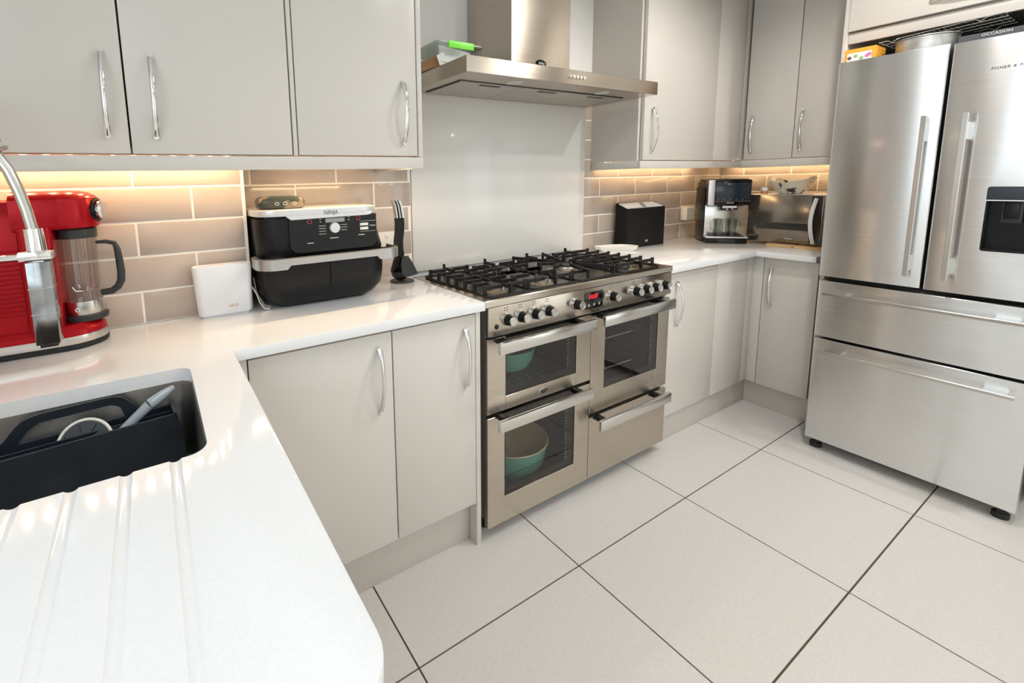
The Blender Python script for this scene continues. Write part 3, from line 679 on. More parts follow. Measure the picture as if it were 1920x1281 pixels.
# ================================================================== wall cabinets
UT = 2.25
def led_strip(p0, p1, label, n, k_=1.0):
    a, b = Vector(p0), Vector(p1); t = thing('led_strip', label, 'light', tuple((a+b)/2), 'under cabinet light strips')
    d = (b-a).normalized(); L = (b-a).length
    m = Matrix.Translation((a+b)/2) @ Matrix(((d.x, -d.y, 0, 0), (d.y, d.x, 0, 0), (0, 0, 1, 0), (0, 0, 0, 1)))
    B().obox(m, L, 0.010, 0.003).obj('carrier', 'ledbar', t)
    first = None
    for k in range(n):
        p = a+(b-a)*((k+0.5)/n)
        if first is None:
            first = B().box(-0.005, 0.005, -0.004, 0.004, -0.0040, -0.0015).obj('diode', 'led', t)
            first.location = p
        else:
            o = first.copy(); COL.objects.link(o); o.location = p
    if n:
        # the diodes themselves light the wall: power shared over their lower faces
        md = bpy.data.materials.new('led_diode'); md.use_nodes = True; bs = md.node_tree.nodes['Principled BSDF']
        bs.inputs['Base Color'].default_value = (0.9, 0.85, 0.7, 1); bs.inputs['Emission Color'].default_value = (1.0, 0.70, 0.38, 1)
        bs.inputs['Emission Strength'].default_value = k_*LED_POWER*L/(math.pi*n*1.12e-4)
        dm = [o for o in t.children if o.name.startswith('diode')][0].data; dm.materials.clear(); dm.materials.append(md)
        return t
    l = area('led_light', tuple((a+b)/2-Vector((0, 0, 0.006))), (0, 0, -1), L, 0.012, k_*LED_POWER*L, (1.0, 0.72, 0.42))
    l.rotation_euler = (0, 0, math.atan2(d.y, d.x)); l.parent = t; l.location = Vector((0, 0, -0.006))
    return t
def wall_unit(name, label, x0, x1, yd, yb, z0=1.3195, doors=()):
    t = thing(name, label, 'cabinet', ((x0+x1)/2, yb, z0))
    th = 0.018
    B().box(x0, x0+th, yd+0.020, yb, z0, UT).box(x1-th, x1, yd+0.020, yb, z0, UT).box(x0+th, x1-th, yd+0.020, yb, z0, z0+th).box(x0+th, x1-th, yd+0.020, yb, UT-th, UT).box(x0+th, x1-th, yb-0.008, yb, z0+th, UT-th).obj('carcass', 'carcass', t)
    for a, b, hx in doors:
        d = cab_door(t, a, b, yd, z0+0.002, UT)
        if hx is not None: handle(d, (hx, yd, 1.549), (hx-0.003, yd, 1.360), (0, -1, 0), bow=0.026)
    return t
YU = 0.195
wall_unit('wall_cabinet', 'double door cashmere wall cabinet at the far left above the red blender', -1.405, -0.5405, YU, BY-0.0005, doors=((-1.312, -0.9275, -0.966), (-0.9235, -0.5405, -0.868)))
wall_unit('wall_cabinet', 'single door cashmere wall cabinet above the air fryer left of the hood', -0.5215, -0.1325, YU, YB-0.0005, doors=((-0.5215, -0.1335, -0.182),))
tag(B().box(-0.5365, -0.5250, YU, BY-0.001, 1.3195, UT, 0.0008).obj('filler_panel', 'cabinet', loc=(-0.53, YU, 1.32)), 'thin vertical filler strip between the two left wall cabinets', 'panel')
tag(B().box(-0.1290, -0.1130, YU, YB-0.001, 1.3195, UT, 0.0008).obj('end_panel', 'cabinet', loc=(-0.12, YU, 1.32)), 'cabinet end panel closing the wall cabinets beside the hood', 'panel')
g = B().box(-1.405, -0.1125, YU-0.001, YU+0.017, 1.2810, 1.3165, 0.001).box(-0.1290, -0.1125, YU+0.017, YB-0.012, 1.2810, 1.3165, 0.001)
tag(g.obj('light_pelmet', 'cabinet', loc=(-0.7, YU, 1.281)), 'cashmere light pelmet below the left wall cabinets', 'pelmet')
led_strip((-1.40, 0.318, 1.3165), (-0.675, 0.318, 1.3165), 'warm light strip above the red blender under the left wall cabinet', 16, 0.95)
led_strip((-0.60, 0.262, 1.3165), (-0.15, 0.262, 1.3165), 'warm light strip above the air fryer under the left wall cabinet', 0, 1.8)
# right of the hood
YR, XRR = 0.2605, 2.0744
wall_unit('wall_cabinet', 'single door wall cabinet right of the hood above the black chopping board box', 1.1315, 1.765, YR, YB-0.0005, 1.3145, doors=((1.149, 1.7635, None),))
dR = [o for o in bpy.data.objects if o.name.startswith('door') and o.parent and o.parent.get('label', '').startswith('single door wall cabinet right')][0]
handle(dR, (1.207, YR, 1.560), (1.209, YR, 1.358), (0, -1, 0), bow=0.030)
tag(B().box(1.7675, 2.0440, YR, YR+0.018, 1.3165, UT, 0.0008).obj('filler_panel', 'cabinet', loc=(1.9, YR, 1.32)), 'wide fixed panel in the corner of the right wall cabinets', 'panel')
tag(B().box(2.0470, 2.0920, YR, YR+0.018, 1.3165, UT, 0.0008).obj('corner_post', 'carcass', loc=(2.06, YR, 1.32)), 'slim pale post where the two right wall cabinet runs meet', 'filler panel')
t = thing('wall_cabinet', 'two door wall cabinet on the right wall above the microwave', 'cabinet', (XR, 0.0, 1.3165))
B().box(XRR+0.020, XR-0.0005, -0.236, 0.256, 1.3165, 1.3345).box(XRR+0.020, XR-0.0005, -0.236, -0.218, 1.3345, UT).box(XRR+0.020, XR-0.0005, 0.238, 0.256, 1.3345, UT).box(XRR+0.020, XR-0.0005, -0.218, 0.238, UT-0.018, UT).obj('carcass', 'carcass', t)
d = cab_door_x(t, 0.0205, 0.2510, XRR, 1.3185, UT); handle(d, (XRR, 0.214, 1.562), (XRR, 0.2125, 1.358), (-1, 0, 0))
d = cab_door_x(t, -0.236, 0.0165, XRR, 1.3185, UT); handle(d, (XRR, -0.0165, 1.562), (XRR, -0.0185, 1.358), (-1, 0, 0))
g = B().box(1.1315, XRR, YR-0.001, YR+0.017, 1.2760, 1.3125, 0.001).box(1.1315, 1.149, YR+0.017, YB-0.012, 1.2760, 1.3125, 0.001)
tag(g.obj('light_pelmet', 'cabinet', loc=(1.6, YR, 1.276)), 'light pelmet below the wall cabinet right of the hood', 'pelmet')
tag(B().box(XRR+0.0004, XRR+0.017, -0.236, YR+0.017, 1.2740, 1.3155, 0.001).obj('light_pelmet', 'cabinet', loc=(XRR, 0, 1.276)), 'light pelmet below the two door cabinet above the microwave', 'pelmet')
led_strip((1.165, 0.50, 1.3100), (2.06, 0.50, 1.3100), 'warm light strip under the wall cabinet right of the hood', 19, 0.62)
l = led_strip((2.375, -0.22, 1.3100), (2.375, 0.47, 1.3100), 'warm light strip under the cabinet above the microwave', 15, 0.62)

# ================================================================== base cabinets right of the range
YQ, XQ = 0.035, 1.795
t = thing('base_cabinet', 'single door base cabinet right of the range under the corner worktop', 'cabinet', (1.35, 0.3, 0))
B().box(1.012, 1.030, YQ+0.020, YB-0.03, 0.13, WTR-0.029).box(1.43, 1.448, YQ+0.020, YB-0.03, 0.13, WTR-0.029).box(1.030, 1.43, YQ+0.020, YB-0.03, 0.13, 0.148).obj('carcass', 'carcass', t)
B().box(1.05, 1.09, YQ+0.08, YQ+0.16, 0, 0.13).obj('leg', 'black', t); B().box(1.37, 1.41, YQ+0.08, YQ+0.16, 0, 0.13).obj('leg', 'black', t)
d = cab_door(t, 1.0115, 1.4365, YQ, 0.1350, 0.806); handle(d, (1.096, YQ, 0.766), (1.104, YQ, 0.568), (0, -1, 0), bow=0.030)
tag(B().box(1.4395, 1.735, YQ, YQ+0.018, 0.1350, 0.8165, 0.0008).obj('filler_panel', 'cabinet', loc=(1.6, YQ, 0.135)), 'wide fixed cabinet panel in the lower right corner beside the single door', 'panel')
tag(B().box(1.7370, XQ+0.018, YQ, YQ+0.018, 0.1350, 0.8165, 0.0008).box(XQ, XQ+0.018, -0.0095, YQ-0.0002, 0.1350, 0.8165, 0.0008).obj('corner_post', 'cabinet', loc=(1.79, YQ, 0.135)), 'L shaped post in the inside corner of the right base cabinets', 'filler panel')
t = thing('base_cabinet', 'single door base cabinet between the corner and the fridge', 'cabinet', (2.1, -0.12, 0))
B().box(XQ+0.020, XR-0.005, -0.236, -0.218, 0.13, WTR-0.029).box(XQ+0.020, XR-0.005, -0.022, -0.004, 0.13, WTR-0.029).box(XQ+0.020, XR-0.005, -0.218, -0.022, 0.13, 0.148).obj('carcass', 'carcass', t)
B().box(XQ+0.10, XQ+0.16, -0.20, -0.14, 0, 0.13).obj('leg', 'black', t)
d = cab_door_x(t, -0.236, -0.0125, XQ, 0.1310, 0.812); handle(d, (XQ, -0.047, 0.764), (XQ, -0.0515, 0.568), (-1, 0, 0), bow=0.026)
tag(B().box(1.005, 1.842, 0.0545, 0.0705, 0, 0.1335, 0.0008).obj('plinth', 'plinth', loc=(1.4, 0.06, 0)), 'beige plinth board below the cabinet right of the range', 'plinth')
tag(B().box(1.826, 1.842, -0.236, 0.0535, 0, 0.1305, 0.0008).obj('plinth', 'plinth', loc=(1.83, -0.1, 0)), 'pale plinth board below the cabinet beside the fridge', 'plinth')

# ================================================================== fridge and the unit around it
fr = thing('fridge_freezer', 'large stainless steel French door fridge freezer with two drawers', 'fridge', (1.95, -0.607, 0))
FX = 1.5815; FA, FB = -0.306, -0.909
B().box(1.668, 2.36, FB+0.004, FA-0.004, 0.055, 1.672, 0.002, 1).obj('cabinet_body', 'charcoal', fr)
for y in (FA-0.035, FB+0.035):
    for x in (1.625, 2.28): B().lathe([(0, 0), (0.022, 0), (0.022, 0.018), (0.013, 0.022), (0.013, 0.056), (0, 0.056)], (x, y, 0), seg=18).obj('foot', 'rubber', fr)
def fdoor(y0, y1, z0, z1, name):
    d = B().prism(rrect(FX, FX+0.078, y0, y1, 0.006, 3, (0, 0, 1, 1)), z0, z1, 'z', 0.001, 1).obj(name, 'fridgesteel', fr)
    return d
d1 = fdoor(-0.6125, FA, 0.7935, 1.678, 'door')
# right door with the dispenser recess cut in
d2 = fdoor(FB, -0.6205, 0.7915, 1.674, 'door')
dc = B().prism(rrect(-0.885, -0.7435, 0.9535, 1.176, 0.008, 4), FX-0.02, FX+0.055, 'x').obj('cut', 'fridgesteel')
boolean_cut(d2, [dc])
d3 = fdoor(FB, FA-0.003, 0.5265, 0.773, 'drawer'); d4 = fdoor(FB, FA-0.005, 0.049, 0.5150, 'drawer')
def vbar(d, y, z0, z1):
    h = B().box(FX-0.052, FX-0.040, y-0.007, y+0.007, z0, z1, 0.0008, 1).obj('handle', 'steelsmooth', d)
    for z in (z0+0.02, z1-0.09): B().box(FX-0.041, FX+0.001, y-0.006, y+0.006, z, z+0.06, 0.0006, 1).obj('bracket', 'steelsmooth', h)
vbar(d1, -0.579, 0.8415, 1.4315); vbar(d2, -0.678, 0.8405, 1.4295)
def hbar(d, z, y0, y1):
    h = B().box(FX-0.052, FX-0.040, y1, y0, z-0.006, z+0.006, 0.0008, 1).obj('handle', 'steelsmooth', d)
    for y in (y0-0.045, y1+0.045): B().box(FX-0.041, FX+0.001, y-0.028, y+0.028, z-0.005, z+0.005, 0.0006, 1).obj('bracket', 'steelsmooth', h)
hbar(d3, 0.725, -0.3395, -0.8755); hbar(d4, 0.470, -0.3415, -0.8735)
B().box(1.664, 1.669, FB+0.01, FA-0.01, 0.056, 1.670).obj('seal', 'rubber', fr)
ds = B().prism(rrect(-0.8855, -0.7430, 1.1310, 1.1765, 0.008, 4, (0, 1, 1, 0)), FX-0.0015, FX+0.052, 'x', 0.0006, 1).obj('dispenser', 'bluepanel', d2)
B().box(FX-0.0022, FX+0.004, -0.8855, -0.7430, 1.1278, 1.1312).obj('trim', 'white', ds)
B().prism(rrect(-0.8845, -0.7440, 0.9545, 1.1275, 0.007, 4, (1, 0, 0, 1)), FX+0.046, FX+0.054, 'x').obj('recess_back', 'black', ds)
B().box(FX+0.001, FX+0.046, -0.884, -0.7445, 0.9545, 0.962).box(FX+0.001, FX+0.046, -0.7475, -0.7440, 0.962, 1.1275).box(FX+0.001, FX+0.046, -0.8850, -0.8815, 0.962, 1.1275).obj('recess_liner', 'black', ds)
B().box(FX+0.020, FX+0.040, -0.823, -0.776, 1.052, 1.1275, 0.003).obj('paddle_housing', 'charcoal', ds)
B().box(FX+0.014, FX+0.022, -0.816, -0.783, 1.068, 1.122, 0.002).obj('paddle', 'black', ds)
text('FISHER & PAYKEL', 0.0118, (0, -1, 0), (0, 0, 1), (FX-0.0010, -0.712, 1.5705), 'greyink', 'lettering', d2, 0.0002, 'LEFT', 0.25, 0.95, 1.25)

ou = thing('fridge_housing', 'tall cabinet surround with a flap door above the fridge', 'cabinet', (2.1, -0.6, 0))
OX = 1.800
B().box(OX, XR-0.001, -0.2575, -0.2395, 0, ZC-0.15, 0.0008).obj('side_panel', 'cabinet', ou)
B().box(OX, XR-0.001, -1.0, -0.982, 0, ZC-0.15, 0.0008).obj('side_panel', 'cabinet', ou)
B().box(OX+0.002, OX+0.020, -0.981, -0.2585, 1.790, 1.834, 0.0008).obj('rail', 'cabinet', ou)
B().box(OX+0.021, XR-0.002, -0.981, -0.2585, 1.816, 1.834).box(XR-0.012, XR-0.002, -0.981, -0.2585, 1.834, ZC-0.15).obj('carcass', 'carcass', ou)
d = B().box(OX-0.016, OX+0.002, -0.979, -0.2605, 1.8395, ZC-0.15, 0.001).obj('flap_door', 'cabinet', ou)
handle(d, (OX-0.016, -0.505, 1.884), (OX-0.016, -0.735, 1.884), (-1, 0, 0))

# things on top of the fridge
FT = 1.6725
t = thing('cardboard_box', 'orange cardboard box with flower pictures lying on top of the fridge', 'box', (1.74, -0.34, FT))
B().box(1.692, 1.80, -0.384, -0.286, FT, 1.745, 0.0008, 1).obj('carton', 'orange', t)
B().box(1.6914, 1.692, -0.372, -0.295, FT+0.012, 1.728).obj('picture_band', 'paper', t)
for k, (y, m_) in enumerate(((-0.303, 'brownprint'), (-0.322, 'leaf'), (-0.341, 'leaf'), (-0.358, 'pink'), (-0.366, 'pink'))):
    B().lathe([(0, 0.0006), (0.006, 0.0006), (0.0075, 0.0)], (1.6913, y, 1.710+0.006*math.sin(k*2.1)), (-1, 0, 0), 10).obj('flower', m_, t)
tc = (1.790, -0.505)
t = thing('cake_tin', 'round dull metal cake tin on top of the fridge under the wire rack', 'tin', (*tc, FT))
B().lathe([(0, 0), (0.082, 0), (0.085, 0.002), (0.087, 0.072), (0.090, 0.074), (0.090, 0.078), (0.086, 0.078), (0.084, 0.074), (0.082, 0.006), (0, 0.005)], (*tc, FT), seg=44).obj('tin_wall', 'tin', t)
t = thing('cooling_rack', 'wire cooling rack lying tilted over the cake tin on the fridge', 'rack', (1.79, -0.56, FT+0.08))
def rz(y): return 1.7545+(-0.40-y)*0.06 if y < -0.40 else 1.7545-(y+0.40)*0.03
g = B(); ry0, ry1, rx0, rx1 = -0.385, -0.705, 1.715, 1.93
edge = []
for k in range(25):
    y = ry0+(ry1-ry0)*k/24; dip = 0.010 if k in (3, 20) else 0.0
    edge.append((rx0, y, rz(y)-dip))
g.tube(edge, 0.0016, 8).tube([(rx1, p[1], p[2]) for p in edge], 0.0016, 8).tube([(rx0, ry0, rz(ry0)), (rx1, ry0, rz(ry0))], 0.0016, 8).tube([(rx0, ry1, rz(ry1)), (rx1, ry1, rz(ry1))], 0.0016, 8)
g.obj('rim', 'chrome', t)
for k in range(1, 24):
    y = ry0+(ry1-ry0)*k/24
    B().cyl((rx0, y, rz(y)), (rx1, y, rz(y)), 0.0010, seg=6).obj('wire', 'steelsmooth', t)
for x in (1.77, 1.82, 1.875): B().cyl((x, ry0, rz(ry0)-0.002), (x, ry1, rz(ry1)-0.002), 0.0012, seg=6).obj('wire', 'steelsmooth', t)
t = thing('flat_box', 'slate grey flat box with white lettering on top of the fridge right of the tin', 'box', (1.8, -0.76, FT))
B().box(1.700, 2.00, -0.93, -0.606, FT, 1.716, 0.0015, 1).obj('carton', 'tray', t)
text('OCCASION', 0.0135, (0, -1, 0), (0, 0, 1), (1.6996, -0.695, 1.7075), 'paleink', 'lettering', t, 0.0002, 'CENTER')
tag(B().sphere((1.83, -0.825, 1.7425), 0.1, (0.9, 0.95, 0.25), 24).obj('green_bag', 'greenbag', loc=(1.83, -0.80, 1.717)), 'dark green bag squashed on the flat grey box above the fridge', 'bag')

# ================================================================== red blender
bl = thing('blender', 'glossy red countertop blender with a glass jar behind the tap', 'blender', (-1.2, 0.285, WT))
def basepoly(o, x0=-1.40, yc=0.283, ry=0.072, xc=-1.103, rx=0.080):
    pts = [(x0, yc-ry-o)]+[(xc+(rx+o)*math.cos(a), yc+(ry+o)*math.sin(a)) for a in [math.radians(-90+180*k/16) for k in range(17)]]+[(x0, yc+ry+o)]
    return pts
def bl_loft(rings, name, m): return B().loft([[(x, y, z) for x, y in basepoly(o)] for o, z in rings]).obj(name, m, bl)
bl_loft([(-0.006, WT), (0.003, WT+0.003), (0.004, WT+0.012), (0.0, WT+0.014)], 'foot_ring', 'rubber')
bl_loft([(0.003, WT+0.0142), (0.004, WT+0.018), (0.002, WT+0.033)], 'chrome_band', 'steelsmooth')
bl_loft([(0.001, WT+0.0332), (0.0, WT+0.045), (-0.010, WT+0.056), (-0.014, WT+0.059)], 'base', 'red')
# motor body
def body_ring(x0, x1, y0, y1, z, r=0.03): return [(x, y, z) for x, y in rrect(x0, x1, y0, y1, r, 6)]
B().loft([body_ring(-1.405, -1.112, 0.222, 0.344, WT+0.058), body_ring(-1.405, -1.116, 0.224, 0.342, WT+0.12), body_ring(-1.405, -1.118, 0.224, 0.342, 1.165), body_ring(-1.400, -1.122, 0.228, 0.338, 1.195), body_ring(-1.392, -1.13, 0.238, 0.328, 1.214), body_ring(-1.375, -1.15, 0.250, 0.316, 1.2185)]).obj('motor_body', 'red', bl)
for k in range(15):
    z = 0.955+k*0.0105
    xr = -1.158 if k < 9 else -1.166
    B().box(-1.385, xr, 0.2205, 0.2245, z, z+0.0042, 0.0015, 1).obj('rib', 'red', bl)
# head over the jar
def head_ring(o, z): 
    yc = 0.283
    return [(x, y, z) for x, y in [(-1.17, yc-0.070-o)]+[(-1.092+(0.082+o)*math.cos(a), yc+(0.070+o)*math.sin(a)) for a in [math.radians(-90+180*k/16) for k in range(17)]]+[(-1.17, yc+0.070+o)]]
B().loft([head_ring(-0.010, 1.1465), head_ring(-0.003, 1.1495), head_ring(0.0, 1.160), head_ring(0.0, 1.207), head_ring(-0.002, 1.218)]).obj('head', 'red', bl)
B().loft([head_ring(-0.001, 1.2182), head_ring(-0.006, 1.224), head_ring(-0.018, 1.231), head_ring(-0.036, 1.236), head_ring(-0.055, 1.2375)]).obj('head_cap', 'red', bl)
B().loft([body_ring(-1.165, -1.100, 0.213, 0.353, WT+0.05, 0.012), body_ring(-1.165, -1.100, 0.213, 0.353, 1.155, 0.012)]).obj('column', 'red', bl)
kb = B().lathe([(0.030, -0.004), (0.030, 0.002), (0.024, 0.004)], (-1.014, 0.268, 1.189), (1, -0.35, 0), 28).obj('dial_bezel', 'blackgloss', bl)
g = B(); pr = []
q = Vector((1, -0.35, 0)).normalized()
g.lathe([(0.0225, 0.003), (0.0235, 0.012), (0.020, 0.017), (0, 0.018)], (-1.014, 0.268, 1.189), tuple(q), 12).obj('dial', 'chrome', bl)
jc = (-1.062, 0.283)
B().lathe([(0, 0.0), (0.047, 0.0), (0.048, 0.010), (0.043, 0.013), (0, 0.013)], (*jc, WT+0.0595), seg=36).obj('jar_seat', 'charcoal', bl)
j = B().lathe([(0.042, 0.0), (0.043, 0.010), (0.041, 0.030), (0.036, 0.040), (0.0365, 0.060), (0.041, 0.200), (0.0415, 0.206), (0.039, 0.206), (0.034, 0.062), (0.0, 0.052)], (*jc, WT+0.073), seg=40).obj('glass_jar', 'jarglass', bl)
B().lathe([(0, 0.0), (0.0385, 0.0), (0.041, 0.014), (0.0395, 0.034), (0.0, 0.036)], (*jc, WT+0.0732), seg=36).obj('jar_collar', 'steelsmooth', bl)
B().lathe([(0.0418, 0.0), (0.0422, 0.022), (0.036, 0.0235), (0.0, 0.0235)], (*jc, 1.1215), seg=36).obj('jar_lid', 'charcoal', bl)
for k in range(4):
    a = k*math.pi/2+0.5; B().tube([(jc[0], jc[1], WT+0.128), (jc[0]+0.018*math.cos(a), jc[1]+0.018*math.sin(a), WT+0.131), (jc[0]+0.024*math.cos(a), jc[1]+0.024*math.sin(a), WT+0.142)], 0.0018, 6).obj('blade', 'chrome', bl)
hp = [(-1.024, 0.272, 1.108), (-1.004, 0.268, 1.1085), (-0.986, 0.264, 1.104), (-0.981, 0.262, 1.088), (-0.979, 0.262, 1.060), (-0.978, 0.262, 1.030), (-0.980, 0.262, 1.008), (-0.988, 0.263, 0.992), (-1.002, 0.266, 0.982), (-1.024, 0.272, 0.980)]
h = B().tube(hp, [0.004, 0.005, 0.006, 0.0075, 0.0085, 0.009, 0.009, 0.0088, 0.0085, 0.008], 12, upv=(0, 1, 0)).obj('jar_handle', 'charcoal', bl)
B().lathe([(0.0055, 0.0), (0.0055, 0.0010), (0.0030, 0.0010)], (jc[0]-0.012, jc[1]-0.0395, WT+0.089), (-0.2, -1, 0), 18).obj('logo_ring', 'white', bl)

# ================================================================== router
t = thing('wifi_router', 'white upright rounded wifi router leaning near the tiled corner', 'router', (-0.733, 0.325, WT))
def rrg(x0, x1, y0, y1, z, r): return [(x, y, z) for x, y in rrect(x0, x1, y0, y1, r, 6)]
B().loft([rrg(-0.805, -0.661, 0.308, 0.345, WT+0.006, 0.016), rrg(-0.807, -0.659, 0.306, 0.347, WT+0.010, 0.018), rrg(-0.8145, -0.6525, 0.303, 0.350, 1.005, 0.020), rrg(-0.8135, -0.6535, 0.304, 0.349, 1.0105, 0.020)]).obj('shell', 'white', t)
B().loft([rrg(-0.8105, -0.6565, 0.3065, 0.3465, 1.0106, 0.018), rrg(-0.8105, -0.6565, 0.3065, 0.3465, 1.0120, 0.018)]).obj('top_vent', 'white', t)
B().loft([rrg(-0.800, -0.666, 0.311, 0.342, WT, 0.014), rrg(-0.800, -0.666, 0.311, 0.342, WT+0.006, 0.014)]).obj('foot', 'paleink', t)
text('ASUS', 0.0115, (1, 0, 0), (0, -0.03, 1), (-0.712, 0.3046, 0.8885), 'gold', 'lettering', t, 0.0003)
pts = [(-0.652, 0.335, 0.93), (-0.640, 0.335, 0.905), (-0.634, 0.330, 0.880), (-0.625, 0.31, 0.864), (-0.612, 0.30, 0.8615), (-0.603, 0.325, 0.8612), (-0.615, 0.36, 0.8612), (-0.634, 0.372, 0.90), (-0.638, 0.38, 0.95)]
tag(B().tube(pts, 0.0022, 8).obj('router_cable', 'offwhite', loc=(-0.63, 0.33, WT)), 'thin white cable looping between the router and the air fryer', 'cable')

# ================================================================== air fryer
af = thing('air_fryer', 'black and silver double drawer air fryer on the worktop left of the range', 'air fryer', (-0.43, 0.37, WT))
def ar(x0, x1, y0, y1, z, r, seg=8): return [(x, y, z) for x, y in rrect(x0, x1, y0, y1, r, seg)]
B().loft([ar(-0.588, -0.272, 0.300, 0.500, WT+0.004, 0.04), ar(-0.604, -0.252, 0.282, 0.512, WT+0.016, 0.05), ar(-0.626, -0.228, 0.262, 0.522, WT+0.045, 0.062), ar(-0.632, -0.222, 0.256, 0.526, 0.945, 0.066), ar(-0.634, -0.219, 0.254, 0.528, 1.006, 0.068)]).obj('drawer', 'black', af)
for x in (-0.55, -0.30):
    for y in (0.33, 0.47): B().cyl((x, y, WT), (x, y, WT+0.005), 0.012, seg=14).obj('foot', 'rubber', af)
B().box(-0.427, -0.4255, 0.2515, 0.2545, 0.915, 0.998).obj('drawer_seam', 'blackmatt', af)
# silver handle band wrapping the front
def band(x0, x1, y0, y1, r, z0, z1, inner=0.012):
    o = rrect(x0, x1, y0, y1, r, 8); n = len(o)
    return o
o = rrect(-0.652, -0.190, 0.205, 0.44, 0.055, 8, (1, 0, 0, 1)); i_ = rrect(-0.641, -0.201, 0.216, 0.44, 0.046, 8, (1, 0, 0, 1))
g = B(); n = len(o)
def q4(P0, P1, P2, P3): g.bm.faces.new([g.bm.verts.new(p) for p in (P0, P1, P2, P3)])
# front run of the outline: drop the open back edge
st = [k for k in range(n) if o[k][1] < 0.439]
seq = [(-0.190, 0.40)]+[o[k] for k in range(0, 9)]; seq = []
order = []
for k in range(n): order.append(k)
outl = [p for p in o if p[1] < 0.4399]; inl = [p for p in i_ if p[1] < 0.4399]
left = [p for p in outl if p[0] < -0.42]; right = [p for p in outl if p[0] >= -0.42]
leftI = [p for p in inl if p[0] < -0.42]; rightI = [p for p in inl if p[0] >= -0.42]
st_ = [(-0.572, 0), (-0.562, 1), (-0.285, 1), (-0.275, 0)]
oseq = [(-0.652, 0.315)]+left+[(x, 0.205) for x, _ in st_]+right+[(-0.190, 0.315)]; iseq = [(-0.641, 0.315)]+leftI+[(x, 0.216) for x, _ in st_]+rightI+[(-0.201, 0.315)]
rings = []
for (a, b) in zip(oseq, iseq):
    zl = 1.0055 if -0.563 < a[0] < -0.284 else 0.994
    rings.append([(a[0], a[1], zl), (a[0], a[1], 1.025), (b[0], b[1], 1.027), (b[0], b[1], zl)])
B().loft(rings).obj('drawer_handle', 'bandsteel', af)
B().box(-0.570, -0.272, 0.216, 0.262, 1.006, 1.020, 0.004).box(-0.642, -0.628, 0.285, 0.312, 1.003, 1.018, 0.003).box(-0.226, -0.2003, 0.285, 0.312, 1.003, 1.018, 0.003).obj('handle_backing', 'black', af)
B().loft([ar(-0.630, -0.224, 0.262, 0.526, 1.008, 0.066), ar(-0.634, -0.222, 0.254, 0.528, 1.030, 0.068), ar(-0.637, -0.240, 0.250, 0.528, 1.085, 0.068), ar(-0.638, -0.252, 0.250, 0.524, 1.139, 0.066)]).obj('upper_body', 'black', af)
B().loft([ar(-0.620, -0.262, 0.262, 0.512, 1.139, 0.06), ar(-0.620, -0.262, 0.262, 0.512, 1.1475, 0.06)]).obj('vent_gap', 'blackmatt', af)
for k in range(22): B().box(-0.615+k*0.0027, -0.6137+k*0.0027, 0.2600, 0.2645, 1.1395, 1.1470).obj('vent_fin', 'charcoal', af)
lid = B().loft([ar(-0.642, -0.252, 0.236, 0.524, 1.1470, 0.062), ar(-0.6425, -0.2515, 0.2355, 0.5245, 1.1490, 0.062), ar(-0.642, -0.253, 0.2365, 0.524, 1.1640, 0.062), ar(-0.638, -0.257, 0.2405, 0.520, 1.1655, 0.060)]).obj('lid', 'silverpaint', af)
B().prism([(-0.545, 1.1345), (-0.300, 1.1375), (-0.287, 1.1405), (-0.284, 1.1475), (-0.562, 1.1475), (-0.554, 1.1405)], 0.2360, 0.262, 'y', 0.0008, 1).obj('fascia', 'silverpaint', af)
cp = B().prism(rrect(-0.552, -0.268, 1.032, 1.1405, 0.028, 6, (1, 0, 0, 1)), 0.2420, 0.262, 'y', 0.0015, 1).obj('control_panel', 'blackgloss', af)
text('NINJA', 0.0175, (1, 0, 0), (0, 0, 1), (-0.423, 0.2352, 1.1515), 'greyink', 'lettering', af, 0.0003, xs=0.92, spacing=1.05)
CY = 0.2415
B().lathe([(0.0165, 0.0), (0.0165, 0.010), (0.0150, 0.012), (0, 0.0125)], (-0.413, CY+0.0005, 1.1035), (0, -1, 0), 28).obj('dial', 'silverpaint', af)
B().box(-0.440, -0.378, CY-0.0008, CY+0.001, 1.1205, 1.1335, 0.0003, 1).obj('display', 'dimink', cp)
for x, z in ((-0.490, 1.1265), (-0.332, 1.1295)): B().lathe([(0.0078, 0.0), (0.0078, 0.0010), (0.005, 0.0010)], (x, CY+0.0003, z), (0, -1, 0), 18).obj('power_button', 'redink', cp)
for z in (1.1075, 1.0945): B().box(-0.327, -0.298, CY-0.002, CY+0.001, z-0.0045, z+0.0045, 0.002).obj('button', 'offwhite', cp)
for k in range(4): B().box(-0.462, -0.439, CY-0.0005, CY+0.001, 1.110-k*0.0082, 1.1122-k*0.0082).obj('printed_label', 'dimink', cp)
for k in range(3): B().box(-0.391, -0.370, CY-0.0005, CY+0.001, 1.110-k*0.0082, 1.1122-k*0.0082).obj('printed_label', 'dimink', cp)
for a, b, z in ((-0.500, -0.480, 1.060), (-0.428, -0.400, 1.0705), (-0.333, -0.312, 1.0735), (-0.292, -0.273, 1.1010)): B().box(a, b, CY-0.0005, CY+0.001, z, z+0.0022).obj('printed_label', 'paleink', cp)
for z in (1.1175, 1.0845): B().box(-0.327, -0.273, CY-0.0005, CY+0.001, z, z+0.0008).obj('printed_line', 'paleink', cp)
for x, z in ((-0.456, 1.131), (-0.456, 1.1225), (-0.364, 1.133), (-0.364, 1.125)): B().box(x-0.0025, x+0.0025, CY-0.0005, CY+0.001, z, z+0.0018).obj('arrow', 'paleink', cp)
